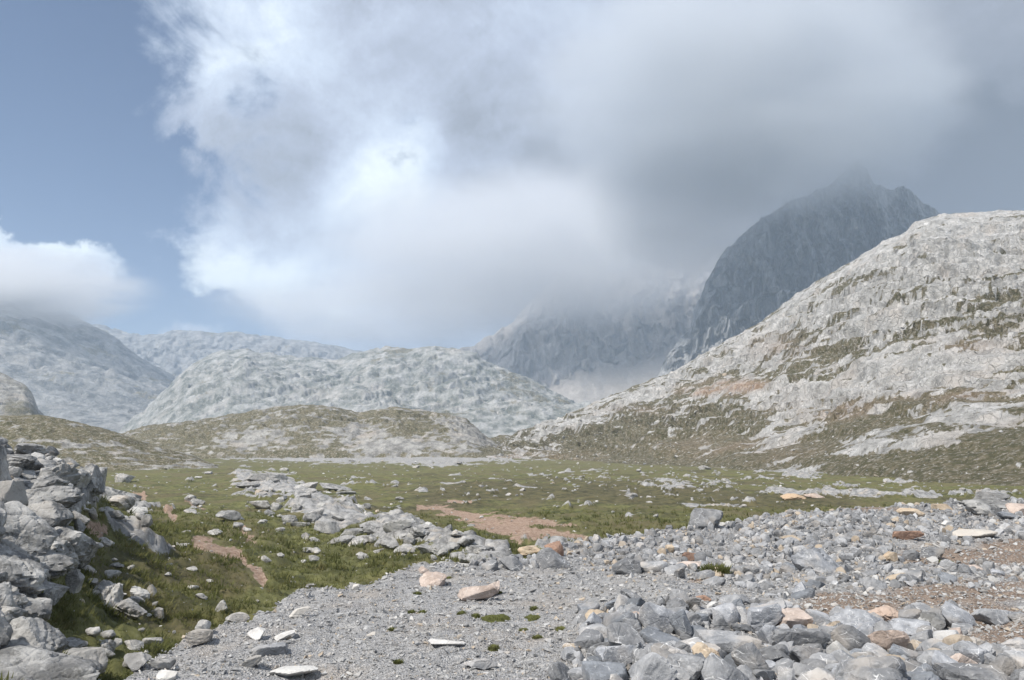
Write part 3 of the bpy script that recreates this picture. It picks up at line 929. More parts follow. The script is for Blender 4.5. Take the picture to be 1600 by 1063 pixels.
def cloud(px, py, Y, rx, ry, ryd, dens, seed, thr=0.0, nscale=1.3, col=(0.9, 0.92, 0.96)):
    bm = bmesh.new()
    bmesh.ops.create_icosphere(bm, subdivisions=3, radius=1.0)
    me = bpy.data.meshes.new('cloud')
    bm.to_mesh(me)
    bm.free()
    o = bpy.data.objects.new('cloud', me)
    COL.objects.link(o)
    k = Y / F
    o.location = (float(q_of(px, py)) * Y, Y, CZ + float(zr_of(py)) * Y)
    o.scale = (rx * k, ryd, ry * k)
    m = bpy.data.materials.new('cloud_vapour')
    m.use_nodes = True
    T = NT(m.node_tree)
    p = T.n('ShaderNodeTexCoord').outputs['Object']
    r2 = T.v('DOT_PRODUCT', p, p, out=1)
    so = T.v('ADD', p, (seed, seed * 2.0, 0))
    wv = T.v('SUBTRACT', T.n('ShaderNodeTexNoise', {'Vector': so, 'Scale': 0.9, 'Detail': 3}).outputs['Color'], (0.5, 0.5, 0.5))
    pw = T.v('ADD', p, T.n('ShaderNodeVectorMath', {0: wv, 3: 0.9}, operation='SCALE').outputs[0])
    r2w = T.v('DOT_PRODUCT', pw, pw, out=1)
    n = T.noise(so, nscale * 1.6, 5, 0.6)
    d = T.m('ADD', T.m('SUBTRACT', 1.0, r2w), T.m('MULTIPLY', T.m('SUBTRACT', n, 0.5), 2.0))
    edge = T.ramp(r2, 1.0, 0.35)
    d = T.m('MULTIPLY', T.ramp(d, thr, thr + 1.3), edge)
    d = T.m('MULTIPLY', d, dens)
    v = T.n('ShaderNodeVolumePrincipled', {'Color': (*col, 1), 'Density': d, 'Anisotropy': 0.3})
    T.n('ShaderNodeOutputMaterial', {'Volume': v.outputs[0]})
    me.materials.append(m)
    tag(o, kind='stuff')
    return o


cloud(1160, 145, 2200, 430, 255, 330, 0.016, 1.0, col=(0.84, 0.87, 0.91))
cloud(1050, 325, 2450, 210, 150, 300, 0.010, 2.0, col=(0.97, 0.98, 1.0))
cloud(840, 388, 3100, 430, 165, 420, 0.009, 3.0, col=(0.97, 0.98, 1.0))
cloud(590, 480, 3400, 330, 75, 350, 0.005, 4.0, col=(0.97, 0.98, 1.0))
cloud(-70, 452, 2650, 350, 82, 330, 0.024, 5.0, col=(0.97, 0.98, 1.0))
#STAGE2
# ------------------------------------------------------------------ stones
def ico(sub):
    bm = bmesh.new()
    bmesh.ops.create_icosphere(bm, subdivisions=sub, radius=1.0)
    V = np.array([v.co for v in bm.verts])
    T = np.array([[v.index for v in f.verts] for f in bm.faces])
    bm.free()
    return V / np.linalg.norm(V, axis=1, keepdims=True), T


ICO = {k: ico(k) for k in (1, 2, 3, 4, 5)}


def n3(V, f, o, s):
    x, y, z = V[:, 0] * f, V[:, 1] * f, V[:, 2] * f
    return (fbm(x + 1.31 * z, y - 0.87 * z, o, s) + fbm(y + 0.6 * x + 9, z + 0.5 * x, o, s + 3)) * 0.6


def stone(kind, seed, sub):
    """closed stone of about unit radius"""
    D, T = ICO[sub]
    r_ = np.random.default_rng(seed)
    np_ = {'angular': 9, 'blocky': 7, 'rounded': 13, 'slab': 10, 'pitted': 12}[kind]
    N = r_.normal(size=(np_, 3))
    if kind == 'blocky':
        B = np.array([[1, 0, 0], [-1, 0, 0], [0, 1, 0], [0, -1, 0], [0, 0, 1], [0, 0, -1]], float) + r_.normal(size=(6, 3)) * 0.22
        N = np.vstack([B, N[:5]])
    N /= np.linalg.norm(N, axis=1, keepdims=True)
    d = r_.uniform(0.50, 0.95, len(N))
    if kind == 'rounded': d = r_.uniform(0.70, 1.0, len(N))
    dots = D @ N.T
    rr = np.where(dots > 0.05, d[None, :] / np.maximum(dots, 0.05), 9.0)
    k = {'angular': 80, 'blocky': 60, 'rounded': 18, 'slab': 60, 'pitted': 20}[kind]
    r = -np.log(np.sum(np.exp(-k * np.minimum(rr, 3)), axis=1)) / k
    r = np.minimum(r, 1.25)
    V = D * r[:, None]
    if sub >= 3:
        amp = {'angular': 0.030, 'blocky': 0.045, 'rounded': 0.07, 'slab': 0.03, 'pitted': 0.10}[kind]
        h = n3(V, 2.2, 5, seed)
        if kind in ('pitted',):
            a, b, c = worley(V[:, 0] * 5 + V[:, 2] * 3, V[:, 1] * 5 - V[:, 2] * 2.4, seed)
            h = h - 0.8 * sstep(0.45, 0.1, a)
        if kind in ('rounded', 'pitted', 'blocky'):
            # joints that split the block
            ax = r_.normal(size=3)
            ax /= np.linalg.norm(ax)
            s = V @ ax + 0.12 * n3(V, 1.5, 3, seed + 8) - r_.uniform(-0.3, 0.3)
            h = h - 2.0 * np.exp(-(s / 0.045) ** 2)
        if kind in ('rounded', 'pitted'):
            # bedding: shallow steps and hollows along a gently dipping plane
            b = V @ np.array([0.28, 0.1, 1.0]) * (2.6 if kind == 'rounded' else 1.9) + 0.5 * n3(V, 1.3, 3, seed + 18)
            fr = b - np.floor(b)
            h = h + 0.9 * (fr - 0.5) * sstep(1.0, 0.86, fr) - 0.8 * np.exp(-((fr - 0.97) / 0.07) ** 2)
            g2 = V @ np.array([1.0, 0.35, 0.2]) * 2.2 + 0.6 * n3(V, 1.7, 3, seed + 28)
            fg = np.abs(g2 - np.floor(g2) - 0.5)
            h = h - 0.8 * np.exp(-(fg / 0.05) ** 2)
            h = h + 0.5 * n3(V, 6.0, 4, seed + 38)
        V = V * (1 + amp * h)[:, None]
    if kind == 'slab': V = V * np.array([1.0, 0.8, 0.38])
    return V, T


_meshes = {}


def stone_mesh(kind, var, sub, mat):
    key = (kind, var, sub, mat.name)
    if key not in _meshes:
        V, T = stone(kind, 500 + var * 13 + len(kind), sub)
        me = tri_mesh(kind + '_stone', V, T, smooth=True)
        if sub >= 3:
            try:
                me.set_sharp_from_angle(angle=math.radians(30))
            except Exception:
                pass
        me.materials.append(mat)
        _meshes[key] = me
    return _meshes[key]


def put(name, X, Y, Z, size, kind, mat, label, cat='rock', group=None, yaw=0.0, tilt=0.0, pitch=0.0, sub=4, var=0):
    me = stone_mesh(kind, var, sub, mat)
    o = bpy.data.objects.new(name, me)
    COL.objects.link(o)
    o.location = (X, Y, Z)
    o.rotation_mode = 'XYZ'
    m = Matrix.Rotation(math.radians(tilt), 4, 'Y') @ Matrix.Rotation(math.radians(pitch), 4, 'X')
    sz = list(size)
    if kind == 'slab': sz[2] = sz[2] / 0.38
    o.rotation_euler = (m @ Matrix.Diagonal((1, 1, 1, 1))).to_euler()
    # the stone's own turn is taken before the stretch by picking another variant, so the outline keeps its width
    o.scale = sz
    if yaw: o.rotation_euler.rotate_axis('Z', yaw)
    tag(o, label, cat, group)
    return o


def stand(name, px, py, w, h, kind, mat, label, cat='rock', group=None, tilt=0.0, var=None, sub=4, sink=0.25, dy=0.8, ymin=3.2):
    """a stone whose visible foot is at (px, py) of the picture, w x h picture pixels large, set on the ground there"""
    X, Y, Z = ground_at(px, min(py, 1160), ymin)
    k = Y / F
    sx, szv = w * 0.5 * k * 1.08, h * 0.5 * k * (1 + sink) * 1.05
    sy = sx * dy
    if var is None: var = int((px * 7 + py * 3) % 9)
    return put(name, X * (1 + sy * 0.5 / Y), Y + sy * 0.5, Z + szv * (1 - 2 * sink * 0.8), (sx, sy, szv), kind, mat, label, cat, group, tilt=tilt, var=var, sub=sub)


taken = []          # (X, Y, r) of the stones already standing, so that the strewn ones keep clear


def keep(o):
    taken.append((o.location.x, o.location.y, max(o.scale.x, o.scale.y)))
    return o


# stones one can single out on the gravel bank
SINGLE = [
    (678, 912, 45, 24, 'blocky', 'P', 'blocky pinkish boulder on the far edge of the gravel, nearest the green hollow', 0),
    (663, 896, 16, 9, 'angular', 'P', 'small pink stone tucked behind the blocky pinkish boulder on the gravel edge', 0),
    (746, 941, 52, 22, 'slab', 'P', 'low crumbled pinkish rock under the leaning slab on the gravel', -6),
    (762, 930, 50, 17, 'blocky', 'P', 'pinkish grey slab leaning up to the right on the open gravel', -27),
    (828, 869, 35, 13, 'rounded', 'T', 'low rounded tan boulder at the rim of the bank, left of the upright pointed stone', 0),
    (863, 869, 27, 23, 'angular', 'T2', 'upright pointed greenish tan stone standing on a big grey block at the rim', -20),
    (863, 891, 42, 26, 'angular', 'G', 'big grey block under the upright pointed stone', 0),
    (799, 891, 34, 18, 'angular', 'G', 'grey wedge shaped rock left of the big block under the pointed stone', 10),
    (984, 898, 54, 28, 'blocky', 'G', 'large pale grey boulder in the middle of the rubble, left half of a touching pair', 0),
    (1020, 895, 40, 18, 'angular', 'G', 'lower grey boulder touching the right side of the large pale one', 0),
    (1104, 827, 46, 32, 'rounded', 'G', 'big lone rounded grey boulder standing up on the skyline of the rubble bank', 0),
    (931, 972, 32, 17, 'blocky', 'T', 'orange tan stone at the left edge of the front rock pile, on the gravel', 0),
    (1103, 1042, 38, 27, 'rounded', 'T', 'rounded orange tan stone wedged in the middle of the front rock pile', 0),
    (1047, 863, 14, 14, 'blocky', 'T', 'small upright cream stone in the rubble left of the skyline boulder', 0),
    (1078, 877, 28, 14, 'blocky', 'B', 'flat brown block in the upper rubble below the skyline boulder', 0),
    (1097, 939, 26, 10, 'rounded', 'R', 'dark red brown stone lying between front pile and upper rubble', 0),
    (1090, 890, 46, 9, 'slab', 'P', 'long flat pinkish slab in the rubble below the flat brown block', 0),
    (1240, 781, 30, 8, 'rounded', 'T', 'low cream rock on the skyline, leftmost of the two right of the skyline boulder', 0),
    (1272, 778, 26, 6, 'rounded', 'P', 'very low cream rock on the skyline, second right of the skyline boulder', 0),
    (1423, 807, 31, 14, 'angular', 'T', 'peaked tan boulder near the rim of the bank, left of the broad tan one', 0),
    (1470, 798, 38, 12, 'blocky', 'T', 'broad pale tan boulder on the rim of the bank', 0),
    (1550, 784, 46, 14, 'rounded', 'O', 'topmost grey boulder of the stacked outcrop at the right of the rim', 4),
    (1548, 794, 68, 13, 'rounded', 'O', 'long grey ledge under the topmost boulder of the rim outcrop', 2),
    (1535, 806, 50, 19, 'rounded', 'O', 'bulky grey boulder at the foot of the rim outcrop, its left end', 0),
    (1592, 807, 36, 20, 'angular', 'P', 'pale pinkish boulder leaning on the right end of the rim outcrop', 12),
    (1576, 812, 28, 10, 'angular', 'D', 'dark low stone in front of the rim outcrop', 0),
    (1416, 844, 41, 13, 'blocky', 'R', 'flat rusty brown rock beside the upper strip of bare soil', 0),
    (1530, 842, 58, 13, 'slab', 'T', 'long smooth cream slab lying on the bare soil near the right side', -2),
    (1479, 824, 20, 7, 'slab', 'W', 'small bright white flat stone above the long cream slab', 4),
    (1278, 895, 62, 34, 'rounded', 'V', 'large round weathered grey boulder sunk in the upper rubble', 0),
    (1394, 879, 24, 17, 'blocky', 'T', 'cream stone in the rubble, left of the veined grey one', 0),
    (1421, 874, 23, 15, 'rounded', 'G', 'veined grey stone right of the cream one in the upper rubble', 0),
    (1457, 874, 32, 18, 'rounded', 'G', 'pale rounded grey rock at the lower edge of the upper soil strip', 0),
    (1237, 846, 26, 10, 'angular', 'D', 'dark slate grey wedge in the upper rubble', 0),
    (1109, 951, 24, 6, 'slab', 'W', 'narrow white stone slanting up to the right behind the front pile', -42),
    (965, 989, 48, 32, 'angular', 'D', 'dark grey peaked rock at the upper left of the front pile', 0),
    (976, 1023, 54, 38, 'angular', 'G', 'white streaked grey rock under the dark peaked one of the front pile', 5),
    (968, 1050, 44, 34, 'blocky', 'V', 'blocky rock covered with white veins at the left of the front pile', 0),
    (997, 1048, 25, 28, 'angular', 'G', 'narrow grey rock right of the white veined block', 0),
    (1030, 986, 46, 38, 'angular', 'V', 'tall pale veined rock standing in the back row of the front pile', -25),
    (1064, 995, 30, 34, 'angular', 'D', 'dark upright rock right of the tall pale veined one', 5),
    (1084, 987, 36, 30, 'blocky', 'G', 'smooth flat faced grey block in the back row of the front pile', 10),
    (1035, 1010, 62, 26, 'angular', 'D', 'dark layered rock sloping to the right in the front pile', 22),
    (1130, 981, 36, 32, 'angular', 'V', 'pale peaked rock with white edges below the slanting white stone', -20),
    (1155, 965, 19, 22, 'angular', 'D', 'small dark pointed rock behind the big pale boulder', 0),
    (1192, 988, 62, 36, 'blocky', 'V', 'big pale grey boulder at the back right of the front pile', -15),
    (1240, 987, 58, 32, 'blocky', 'P', 'broad pinkish pale boulder next to the lower soil strip', 0),
    (1208, 1010, 50, 28, 'blocky', 'V', 'grey rock with a bright white corner in front of the big pale boulder', 8),
    (1247, 1020, 76, 30, 'blocky', 'G', 'wide blue grey boulder with a rusty left end', 0),
    (1112, 1010, 62, 27, 'angular', 'G', 'low broad grey rock in the centre of the front pile', 0),
    (1165, 1036, 90, 36, 'blocky', 'G', 'very wide grey slab in the centre of the front pile', 6),
    (1172, 1056, 46, 38, 'angular', 'G', 'grey block propped against the very wide slab', 0),
    (1067, 1028, 38, 27, 'blocky', 'G', 'grey cube shaped rock left of the orange tan stone', 0),
    (1030, 1034, 42, 28, 'angular', 'G', 'mottled grey rock between the veined block and the cube shaped one', 0),
    (1070, 1066, 56, 38, 'rounded', 'G', 'rounded grey rock below the cube shaped one', 0),
    (1094, 1056, 27, 28, 'angular', 'D', 'dark angular rock directly below the orange tan stone', 0),
    (1130, 1080, 70, 44, 'angular', 'G', 'large triangular grey rock at the bottom edge of the picture', 0),
    (1208, 1048, 48, 27, 'rounded', 'G', 'rounded grey rock right of the propped block', -15),
    (1262, 1043, 64, 27, 'blocky', 'D', 'flat topped dark grey rock with a shadowed front', 2),
    (1018, 1082, 70, 40, 'angular', 'G', 'wide grey rock at the bottom edge, right of the corner of the pile', -10),
    (935, 1076, 68, 36, 'angular', 'D', 'dark broken rock at the lower left corner of the front pile', 0),
    (1345, 990, 68, 29, 'rounded', 'V', 'long pale bluish boulder just below the lower soil strip', 0),
    (1309, 992, 28, 20, 'rounded', 'G', 'small rounded grey rock touching the left end of the long pale bluish boulder', 0),
    (1384, 975, 44, 20, 'rounded', 'P', 'pinkish and grey rock at the edge of the lower soil strip', 0),
    (1421, 975, 31, 22, 'angular', 'D', 'bluish dark peaked stone right of the pinkish and grey rock', 0),
    (1420, 994, 56, 21, 'rounded', 'V', 'flat pale rock below the bluish dark peaked stone', 0),
    (1457, 988, 40, 28, 'blocky', 'O', 'cracked brownish grey rock right of the flat pale one', 0),
    (1492, 979, 48, 28, 'angular', 'V', 'pale pointed boulder on the soil behind the cracked rock', 0),
    (1477, 1009, 33, 29, 'angular', 'V', 'dark rock streaked with white beside the soil patch', 0),
    (1552, 974, 64, 23, 'blocky', 'G', 'big flat grey boulder lying in the soil at the right', 0),
    (1592, 975, 32, 13, 'rounded', 'G', 'low blue grey stone at the right edge, beside the big flat boulder', 0),
    (1385, 1019, 54, 33, 'blocky', 'P', 'large pinkish grey rock under the flat pale one', 5),
    (1335, 1019, 54, 31, 'angular', 'G', 'grey rock with pale top below the long bluish boulder', 0),
    (1311, 1040, 34, 31, 'angular', 'D', 'dark striped rock leaning left of the small white pebble', -15),
    (1373, 1016, 17, 7, 'rounded', 'W', 'small white pebble on top of the rocks of the front pile', 0),
    (1412, 1034, 40, 26, 'angular', 'D', 'dark slanting rock right of the small white pebble', 25),
    (1393, 1045, 40, 25, 'blocky', 'G', 'grey block under the small white pebble', 0),
    (1428, 1061, 52, 28, 'blocky', 'G', 'grey rock with white speckles near the bottom edge', 0),
    (1476, 1056, 48, 28, 'angular', 'V', 'grey rock crossed by one thick white vein', 0),
    (1362, 1090, 100, 48, 'rounded', 'G', 'huge smooth grey boulder cut by the bottom edge, with a white line across', -8),
    (1517, 1086, 86, 44, 'rounded', 'G', 'huge grey boulder cut by the bottom edge, right of the one with the white line', 0),
    (1567, 1052, 30, 23, 'angular', 'G', 'grey rock behind the rightmost huge boulder', 0),
    (1590, 1044, 42, 28, 'angular', 'G', 'grey rock at the right edge above the bottom corner', 0),
    (465, 968, 34, 9, 'slab', 'W', 'white flat stone bedded in the gravel, highest of the left slope', -18),
    (442, 1003, 32, 8, 'slab', 'W', 'narrow white stone bedded in the gravel above the grey slab', -22),
    (428, 1024, 50, 18, 'slab', 'G', 'thick grey slab half sunk in the gravel slope', -4),
    (395, 1046, 42, 17, 'slab', 'O', 'grey slab slanting out of the gravel slope, lower neighbour of the thick slab', -25),
    (452, 1060, 66, 14, 'slab', 'W', 'long cream white slab at the bottom of the gravel', -8),
    (402, 1004, 26, 14, 'angular', 'W', 'pale broken stone beside the narrow white one on the gravel slope', -15),
    (262, 1062, 28, 16, 'angular', 'W', 'white rock at the bottom left corner of the gravel', -30),
    (697, 1014, 46, 7, 'slab', 'W', 'flat white flake lying on the gravel below the green patches', 4),
    (748, 1044, 42, 12, 'slab', 'G', 'flat grey stone flush with the gravel near the bottom edge', 0),
    (930, 1004, 56, 20, 'angular', 'G', 'grey rock half buried at the left foot of the front pile', 0),
    (915, 959, 34, 14, 'angular', 'D', 'dark grey rock behind the orange tan stone of the front pile', -12),
]
PAL = {'P': MAT_PINK_O, 'T': MAT_TAN_O, 'T2': MAT_BROWN_O, 'G': MAT_RUB_O, 'D': None, 'B': MAT_BROWN_O, 'R': MAT_BROWN_O, 'W': MAT_WHITE_O,
       'O': MAT_OUT_O, 'V': None}
PAL['D'] = rock_material('dark_slate_limestone', True, (0.235, 0.25, 0.275), (0.13, 0.14, 0.155), veins=0.4, s=0.2, var=0.25)
PAL['V'] = rock_material('white_veined_limestone', True, (0.42, 0.43, 0.455), (0.23, 0.24, 0.26), veins=0.95, s=0.12, var=0.15)
for i, (px, py, w, h, kind, mt, label, tilt) in enumerate(SINGLE):
    flat = kind == 'slab'
    keep(stand('rock', px, py, w, h, kind, PAL[mt], label, tilt=tilt, sub=4, sink=0.18 if flat else 0.25, var=i % 11))



LANDMARKS = [(764, 930, 'leaning pinkish slab'), (678, 912, 'blocky pinkish boulder'), (863, 880, 'upright rim stone'), (985, 898, 'pale boulder pair'),
             (1104, 827, 'lone skyline boulder'), (1278, 890, 'round weathered boulder'), (1416, 844, 'flat rusty rock'), (1530, 842, 'long cream slab'),
             (1545, 800, 'stacked rim outcrop'), (1192, 985, 'big pale peaked boulder'), (1103, 1040, 'rounded orange tan stone'), (968, 1045, 'white veined block'),
             (1345, 988, 'long bluish boulder'), (1552, 972, 'flat soil boulder'), (1247, 1018, 'rusty ended boulder'), (1372, 1014, 'small white pebble'),
             (1476, 1054, 'thick veined rock'), (1423, 807, 'peaked tan boulder'), (1078, 876, 'flat brown block'), (1130, 1078, 'large triangular rock')]
LAND_GREEN = [(170, 950, 'pitted hollow rock'), (150, 820, 'red earth patch'), (345, 865, 'orange slope path'), (790, 822, 'bare earth path'),
              (478, 765, 'middle outcrop top'), (560, 845, 'middle outcrop blocks'), (755, 870, 'middle outcrop right end'),
              (147, 765, 'pillar shaped block'), (60, 820, 'long banded ledge'), (1104, 815, 'lone skyline boulder'), (600, 720, 'far white rock band'),
              (1245, 738, 'pale far rock shelf'), (1250, 773, 'rear rock band'), (94, 885, 'massive sloping rock'), (316, 993, 'white gravel edge stone')]
ORD = ['nearest', 'second', 'third', 'fourth', 'fifth', 'sixth', 'seventh', 'eighth', 'ninth', 'tenth', 'eleventh', 'twelfth', 'thirteenth', 'fourteenth', 'fifteenth', 'sixteenth', 'seventeenth', 'eighteenth']


def name_them(items, marks):
    """items: (object, px, py, look); gives each a label by its look and its place beside a landmark"""
    fam = {}
    for o, px, py, look in items:
        i = int(np.argmin([((px - m[0])) ** 2 + (2.2 * (py - m[1])) ** 2 for m in marks]))
        mx, my, mn = marks[i]
        dx, dy = px - mx, 2.2 * (py - my)
        rel = ('left of' if dx < 0 else 'right of') if abs(dx) > abs(dy) else ('behind' if dy < 0 else 'in front of')
        fam.setdefault((look, rel, mn), []).append((math.hypot(dx, dy), o))
    for (look, rel, mn), lst in fam.items():
        lst.sort(key=lambda t: t[0])
        for k, (d, o) in enumerate(lst):
            if len(lst) == 1: o['label'] = '%s %s the %s' % (look, rel, mn)
            elif k == 0: o['label'] = '%s %s the %s, nearest to it' % (look, rel, mn)
            else: o['label'] = '%s %s %s, %s nearest' % (look, rel, mn if len((look + rel + mn).split()) > 9 else 'the ' + mn, ORD[min(k, len(ORD) - 1)])


# boulders of the outcrop on the left
LEFT = [
    (38, 1046, 96, 70, 'rounded', 'huge smooth pale boulder split by a vertical crack at the left edge'),
    (40, 1092, 170, 58, 'rounded', 'broad rock slab filling the bottom left corner'),
    (8, 983, 42, 21, 'rounded', 'low dark rounded boulder on top of the huge pale one'),
    (47, 980, 54, 30, 'rounded', 'pale lumpy boulder behind the huge pale one'),
    (45, 951, 72, 21, 'pitted', 'long knobbly rock above the pale lumpy boulder'),
    (20, 938, 78, 54, 'rounded', 'big rounded boulder with a curved edge near the left border'),
    (44, 906, 84, 36, 'rounded', 'wide rock resting behind the big rounded boulder'),
    (77, 933, 46, 29, 'blocky', 'squat rock with a flat top beside the big rounded boulder'),
    (0, 970, 32, 46, 'rounded', 'steep rock cut by the left border above the huge pale boulder'),
    (72, 721, 84, 15, 'slab', 'long pale slab crowning the outcrop'),
    (15, 724, 74, 17, 'rounded', 'pale top ledge at the left border'),
    (42, 739, 46, 28, 'pitted', 'dark broken rock under the crowning slab'),
    (90, 780, 46, 50, 'pitted', 'dark fissured rock wall, left one under the crowning slab'),
    (114, 784, 42, 58, 'pitted', 'tall dark fissured rock in the middle of the outcrop'),
    (140, 790, 42, 42, 'pitted', 'fissured rock at the foot of the pillar shaped block'),
    (147, 768, 34, 46, 'blocky', 'pillar shaped block standing at the right end of the crest'),
    (180, 790, 54, 34, 'pitted', 'long rock tail sloping down to the grass at the right end'),
    (20, 768, 66, 28, 'rounded', 'smooth sloping rock sheet near the left border, below the crest'),
    (44, 754, 50, 15, 'slab', 'thin ledge above the smooth sloping sheet'),
    (70, 780, 42, 34, 'rounded', 'rounded knob left of the dark fissured walls'),
    (92, 787, 32, 19, 'rounded', 'small dark rock at the foot of the rounded knob'),
    (38, 776, 32, 17, 'rounded', 'small rounded rock under the smooth sloping sheet'),
    (22, 794, 36, 21, 'rounded', 'pale rock in the middle of the left border stack'),
    (56, 803, 62, 26, 'rounded', 'layered rock above the long banded ledge'),
    (62, 824, 80, 38, 'rounded', 'long banded ledge across the middle of the outcrop'),
    (8, 832, 54, 46, 'blocky', 'dark blocky rock over a black hollow at the left border'),
    (74, 846, 58, 34, 'rounded', 'rounded rock overhanging a dark gap'),
    (22, 886, 92, 60, 'rounded', 'massive smooth rock face in the lower outcrop'),
    (94, 888, 74, 48, 'rounded', 'massive sloping rock right of the smooth face, dipping to the grass'),
    (60, 862, 30, 20, 'pitted', 'rock lump in the notch between the two massive faces'),
    (-40, 800, 80, 90, 'rounded', 'grey rock mass just cut by the left border, middle height'),
    (-50, 900, 90, 90, 'rounded', 'grey rock mass just cut by the left border, lower'),
    (-60, 1010, 90, 80, 'rounded', 'grey rock mass just cut by the left border, lowest'),
    (-45, 730, 80, 36, 'rounded', 'grey rock cut by the left border at the crest'),
    (110, 730, 40, 12, 'slab', 'thin grassy topped ledge right of the crowning slab'),
    (118, 1046, 80, 35, 'blocky', 'large cracked rock in the grass right of the huge pale boulder'),
    (110, 1011, 36, 16, 'pitted', 'brown weathered rock behind the large cracked one'),
]
GL = 'boulders making up the outcrop on the left'
for i, (px, py, w, h, kind, label) in enumerate(LEFT):
    keep(stand('boulder', px, py, w * 1.12, h * (0.88 if py < 800 else 1.0), kind, MAT_OUT_O, label, 'boulder', GL, tilt=(i * 37 % 17) - 6, sub=5 if w > 60 else 4, sink=0.30, dy=0.95, var=i % 13, ymin=7))

# stones lying in the grass hollow and on the slope at the left
HOLLOW = [
    (116, 933, 24, 27, 'angular', 'pale upright wedge of rock in the grass beside the outcrop'),
    (140, 912, 27, 9, 'slab', 'thin pale stone slanting in the grass above the upright wedge'),
    (170, 955, 46, 50, 'pitted', 'largest pitted rock standing in the grass hollow'),
    (143, 925, 20, 10, 'pitted', 'small pitted rock at the left shoulder of the largest pitted one'),
    (208, 968, 42, 22, 'pitted', 'saddle shaped pitted rock right of the largest pitted one'),
    (218, 935, 26, 18, 'rounded', 'round grey stone in the grass with a dark hollow in its face'),
    (206, 942, 27, 11, 'slab', 'flat grey stone in front of the round grey one'),
    (237, 927, 12, 14, 'angular', 'small upright stone right of the round grey one'),
    (246, 962, 29, 15, 'blocky', 'pale block right of the saddle shaped rock'),
    (242, 948, 9, 7, 'angular', 'little white stone on top of the pale block'),
    (174, 900, 22, 12, 'rounded', 'pale low stone in the grass above the largest pitted rock'),
    (137, 892, 27, 11, 'slab', 'forked flat pale stone in the grass by the outcrop foot'),
    (106, 894, 30, 9, 'rounded', 'low brownish stone at the foot of the outcrop'),
    (165, 1018, 23, 15, 'rounded', 'brightest white stone of the cluster near the bottom left'),
    (145, 1006, 18, 11, 'rounded', 'grey green stone left of the brightest white one'),
    (168, 1004, 22, 11, 'rounded', 'pale curved stone just above the brightest white one'),
    (182, 1013, 13, 13, 'angular', 'narrow pale stone right of the brightest white one'),
    (166, 1024, 18, 8, 'angular', 'small white stone under the brightest one'),
    (210, 1010, 25, 10, 'rounded', 'low white stone alone in the grass right of the cluster'),
    (242, 1005, 26, 12, 'slab', 'pale slab with one raised end in the lower grass'),
    (137, 1061, 32, 14, 'angular', 'white angular stone at the bottom edge in the grass'),
    (201, 1043, 22, 16, 'angular', 'bluish white pointed stone near the gravel foot'),
    (214, 1057, 34, 17, 'angular', 'pale rock leaning on the foot of the gravel slope'),
    (311, 1010, 40, 19, 'blocky', 'pale boulder at the gravel edge carrying a smaller one'),
    (316, 993, 20, 15, 'rounded', 'round white stone resting on the pale boulder at the gravel edge'),
    (368, 972, 30, 11, 'slab', 'bluish flat stone in tall grass by the gravel edge'),
    (345, 951, 19, 13, 'angular', 'small pale peaked stone above the bluish flat one'),
    (251, 1068, 30, 14, 'blocky', 'pale stone at the bottom edge beside the gravel'),
    (121, 821, 25, 14, 'angular', 'slanting rock beside the patch of red earth'),
    (124, 833, 14, 17, 'angular', 'narrow upright rock below the slanting one beside the red earth'),
    (115, 836, 14, 6, 'slab', 'thin flat stone left of the red earth'),
    (144, 812, 15, 19, 'pitted', 'upright knobbly rock above the red earth patch'),
    (166, 813, 24, 17, 'pitted', 'knobbly rock right of the upright one above the red earth'),
    (176, 816, 20, 8, 'slab', 'pale flat stone right of the red earth patch'),
    (192, 823, 27, 13, 'rounded', 'long pale stone sloping down from the red earth patch'),
    (186, 796, 36, 16, 'rounded', 'long grey rock at the tail of the outcrop'),
    (213, 808, 29, 14, 'rounded', 'dark long rock below the tail of the outcrop'),
    (229, 844, 16, 16, 'rounded', 'round dark stone beside a grass clump on the slope'),
    (140, 854, 30, 8, 'slab', 'smooth light plate of rock lying in the grass'),
    (161, 848, 20, 10, 'rounded', 'round stone right of the smooth light plate'),
    (194, 754, 28, 13, 'blocky', 'pale pointed rock alone on the meadow behind the outcrop'),
    (216, 834, 18, 10, 'pitted', 'knobbly stones lump halfway down the grass slope'),
    (205, 891, 10, 10, 'angular', 'tiny tilted stone in the grass mid slope'),
    (285, 855, 20, 8, 'rounded', 'pale stone left of the orange path on the slope'),
    (337, 838, 18, 8, 'rounded', 'flat stone above the orange path on the slope'),
    (305, 795, 12, 6, 'rounded', 'pale stone high on the grass slope'),
    (297, 783, 15, 8, 'rounded', 'white topped stone high on the grass slope'),
    (310, 790, 20, 9, 'blocky', 'grey stone beside the white topped one on the slope'),
    (356, 815, 28, 12, 'slab', 'dark ledge of rock where the slope meets the small ravine'),
    (370, 828, 16, 8, 'angular', 'reddish stone under the dark ledge'),
    (415, 880, 13, 7, 'angular', 'grey stone in the green beside the orange path'),
    (489, 877, 15, 8, 'slab', 'blue grey slab in the green hollow near the gravel rim'),
    (488, 918, 14, 7, 'slab', 'flat blue stone just above the gravel rim'),
    (438, 831, 12, 6, 'rounded', 'flat pale stone at the foot of the middle outcrop'),
    (480, 862, 14, 7, 'rounded', 'rounded stone below the middle outcrop'),
    (494, 868, 13, 8, 'rounded', 'grey stone next to the rounded one below the middle outcrop'),
    (566, 874, 15, 8, 'rounded', 'pale stone in the green strip below the middle outcrop'),
    (556, 920, 12, 8, 'angular', 'small pale stone sitting on the gravel rim'),
]
for i, (px, py, w, h, kind, label) in enumerate(HOLLOW):
    keep(stand('field_stone', px, py, w * 1.1, h * 1.15, kind, MAT_PIT_O if 'dark' not in label else MAT_OUT_O, label, 'rock', None, tilt=(i * 29 % 15) - 7, sub=4 if w > 22 else 3, sink=0.2,
               var=i % 11, ymin=6.2))

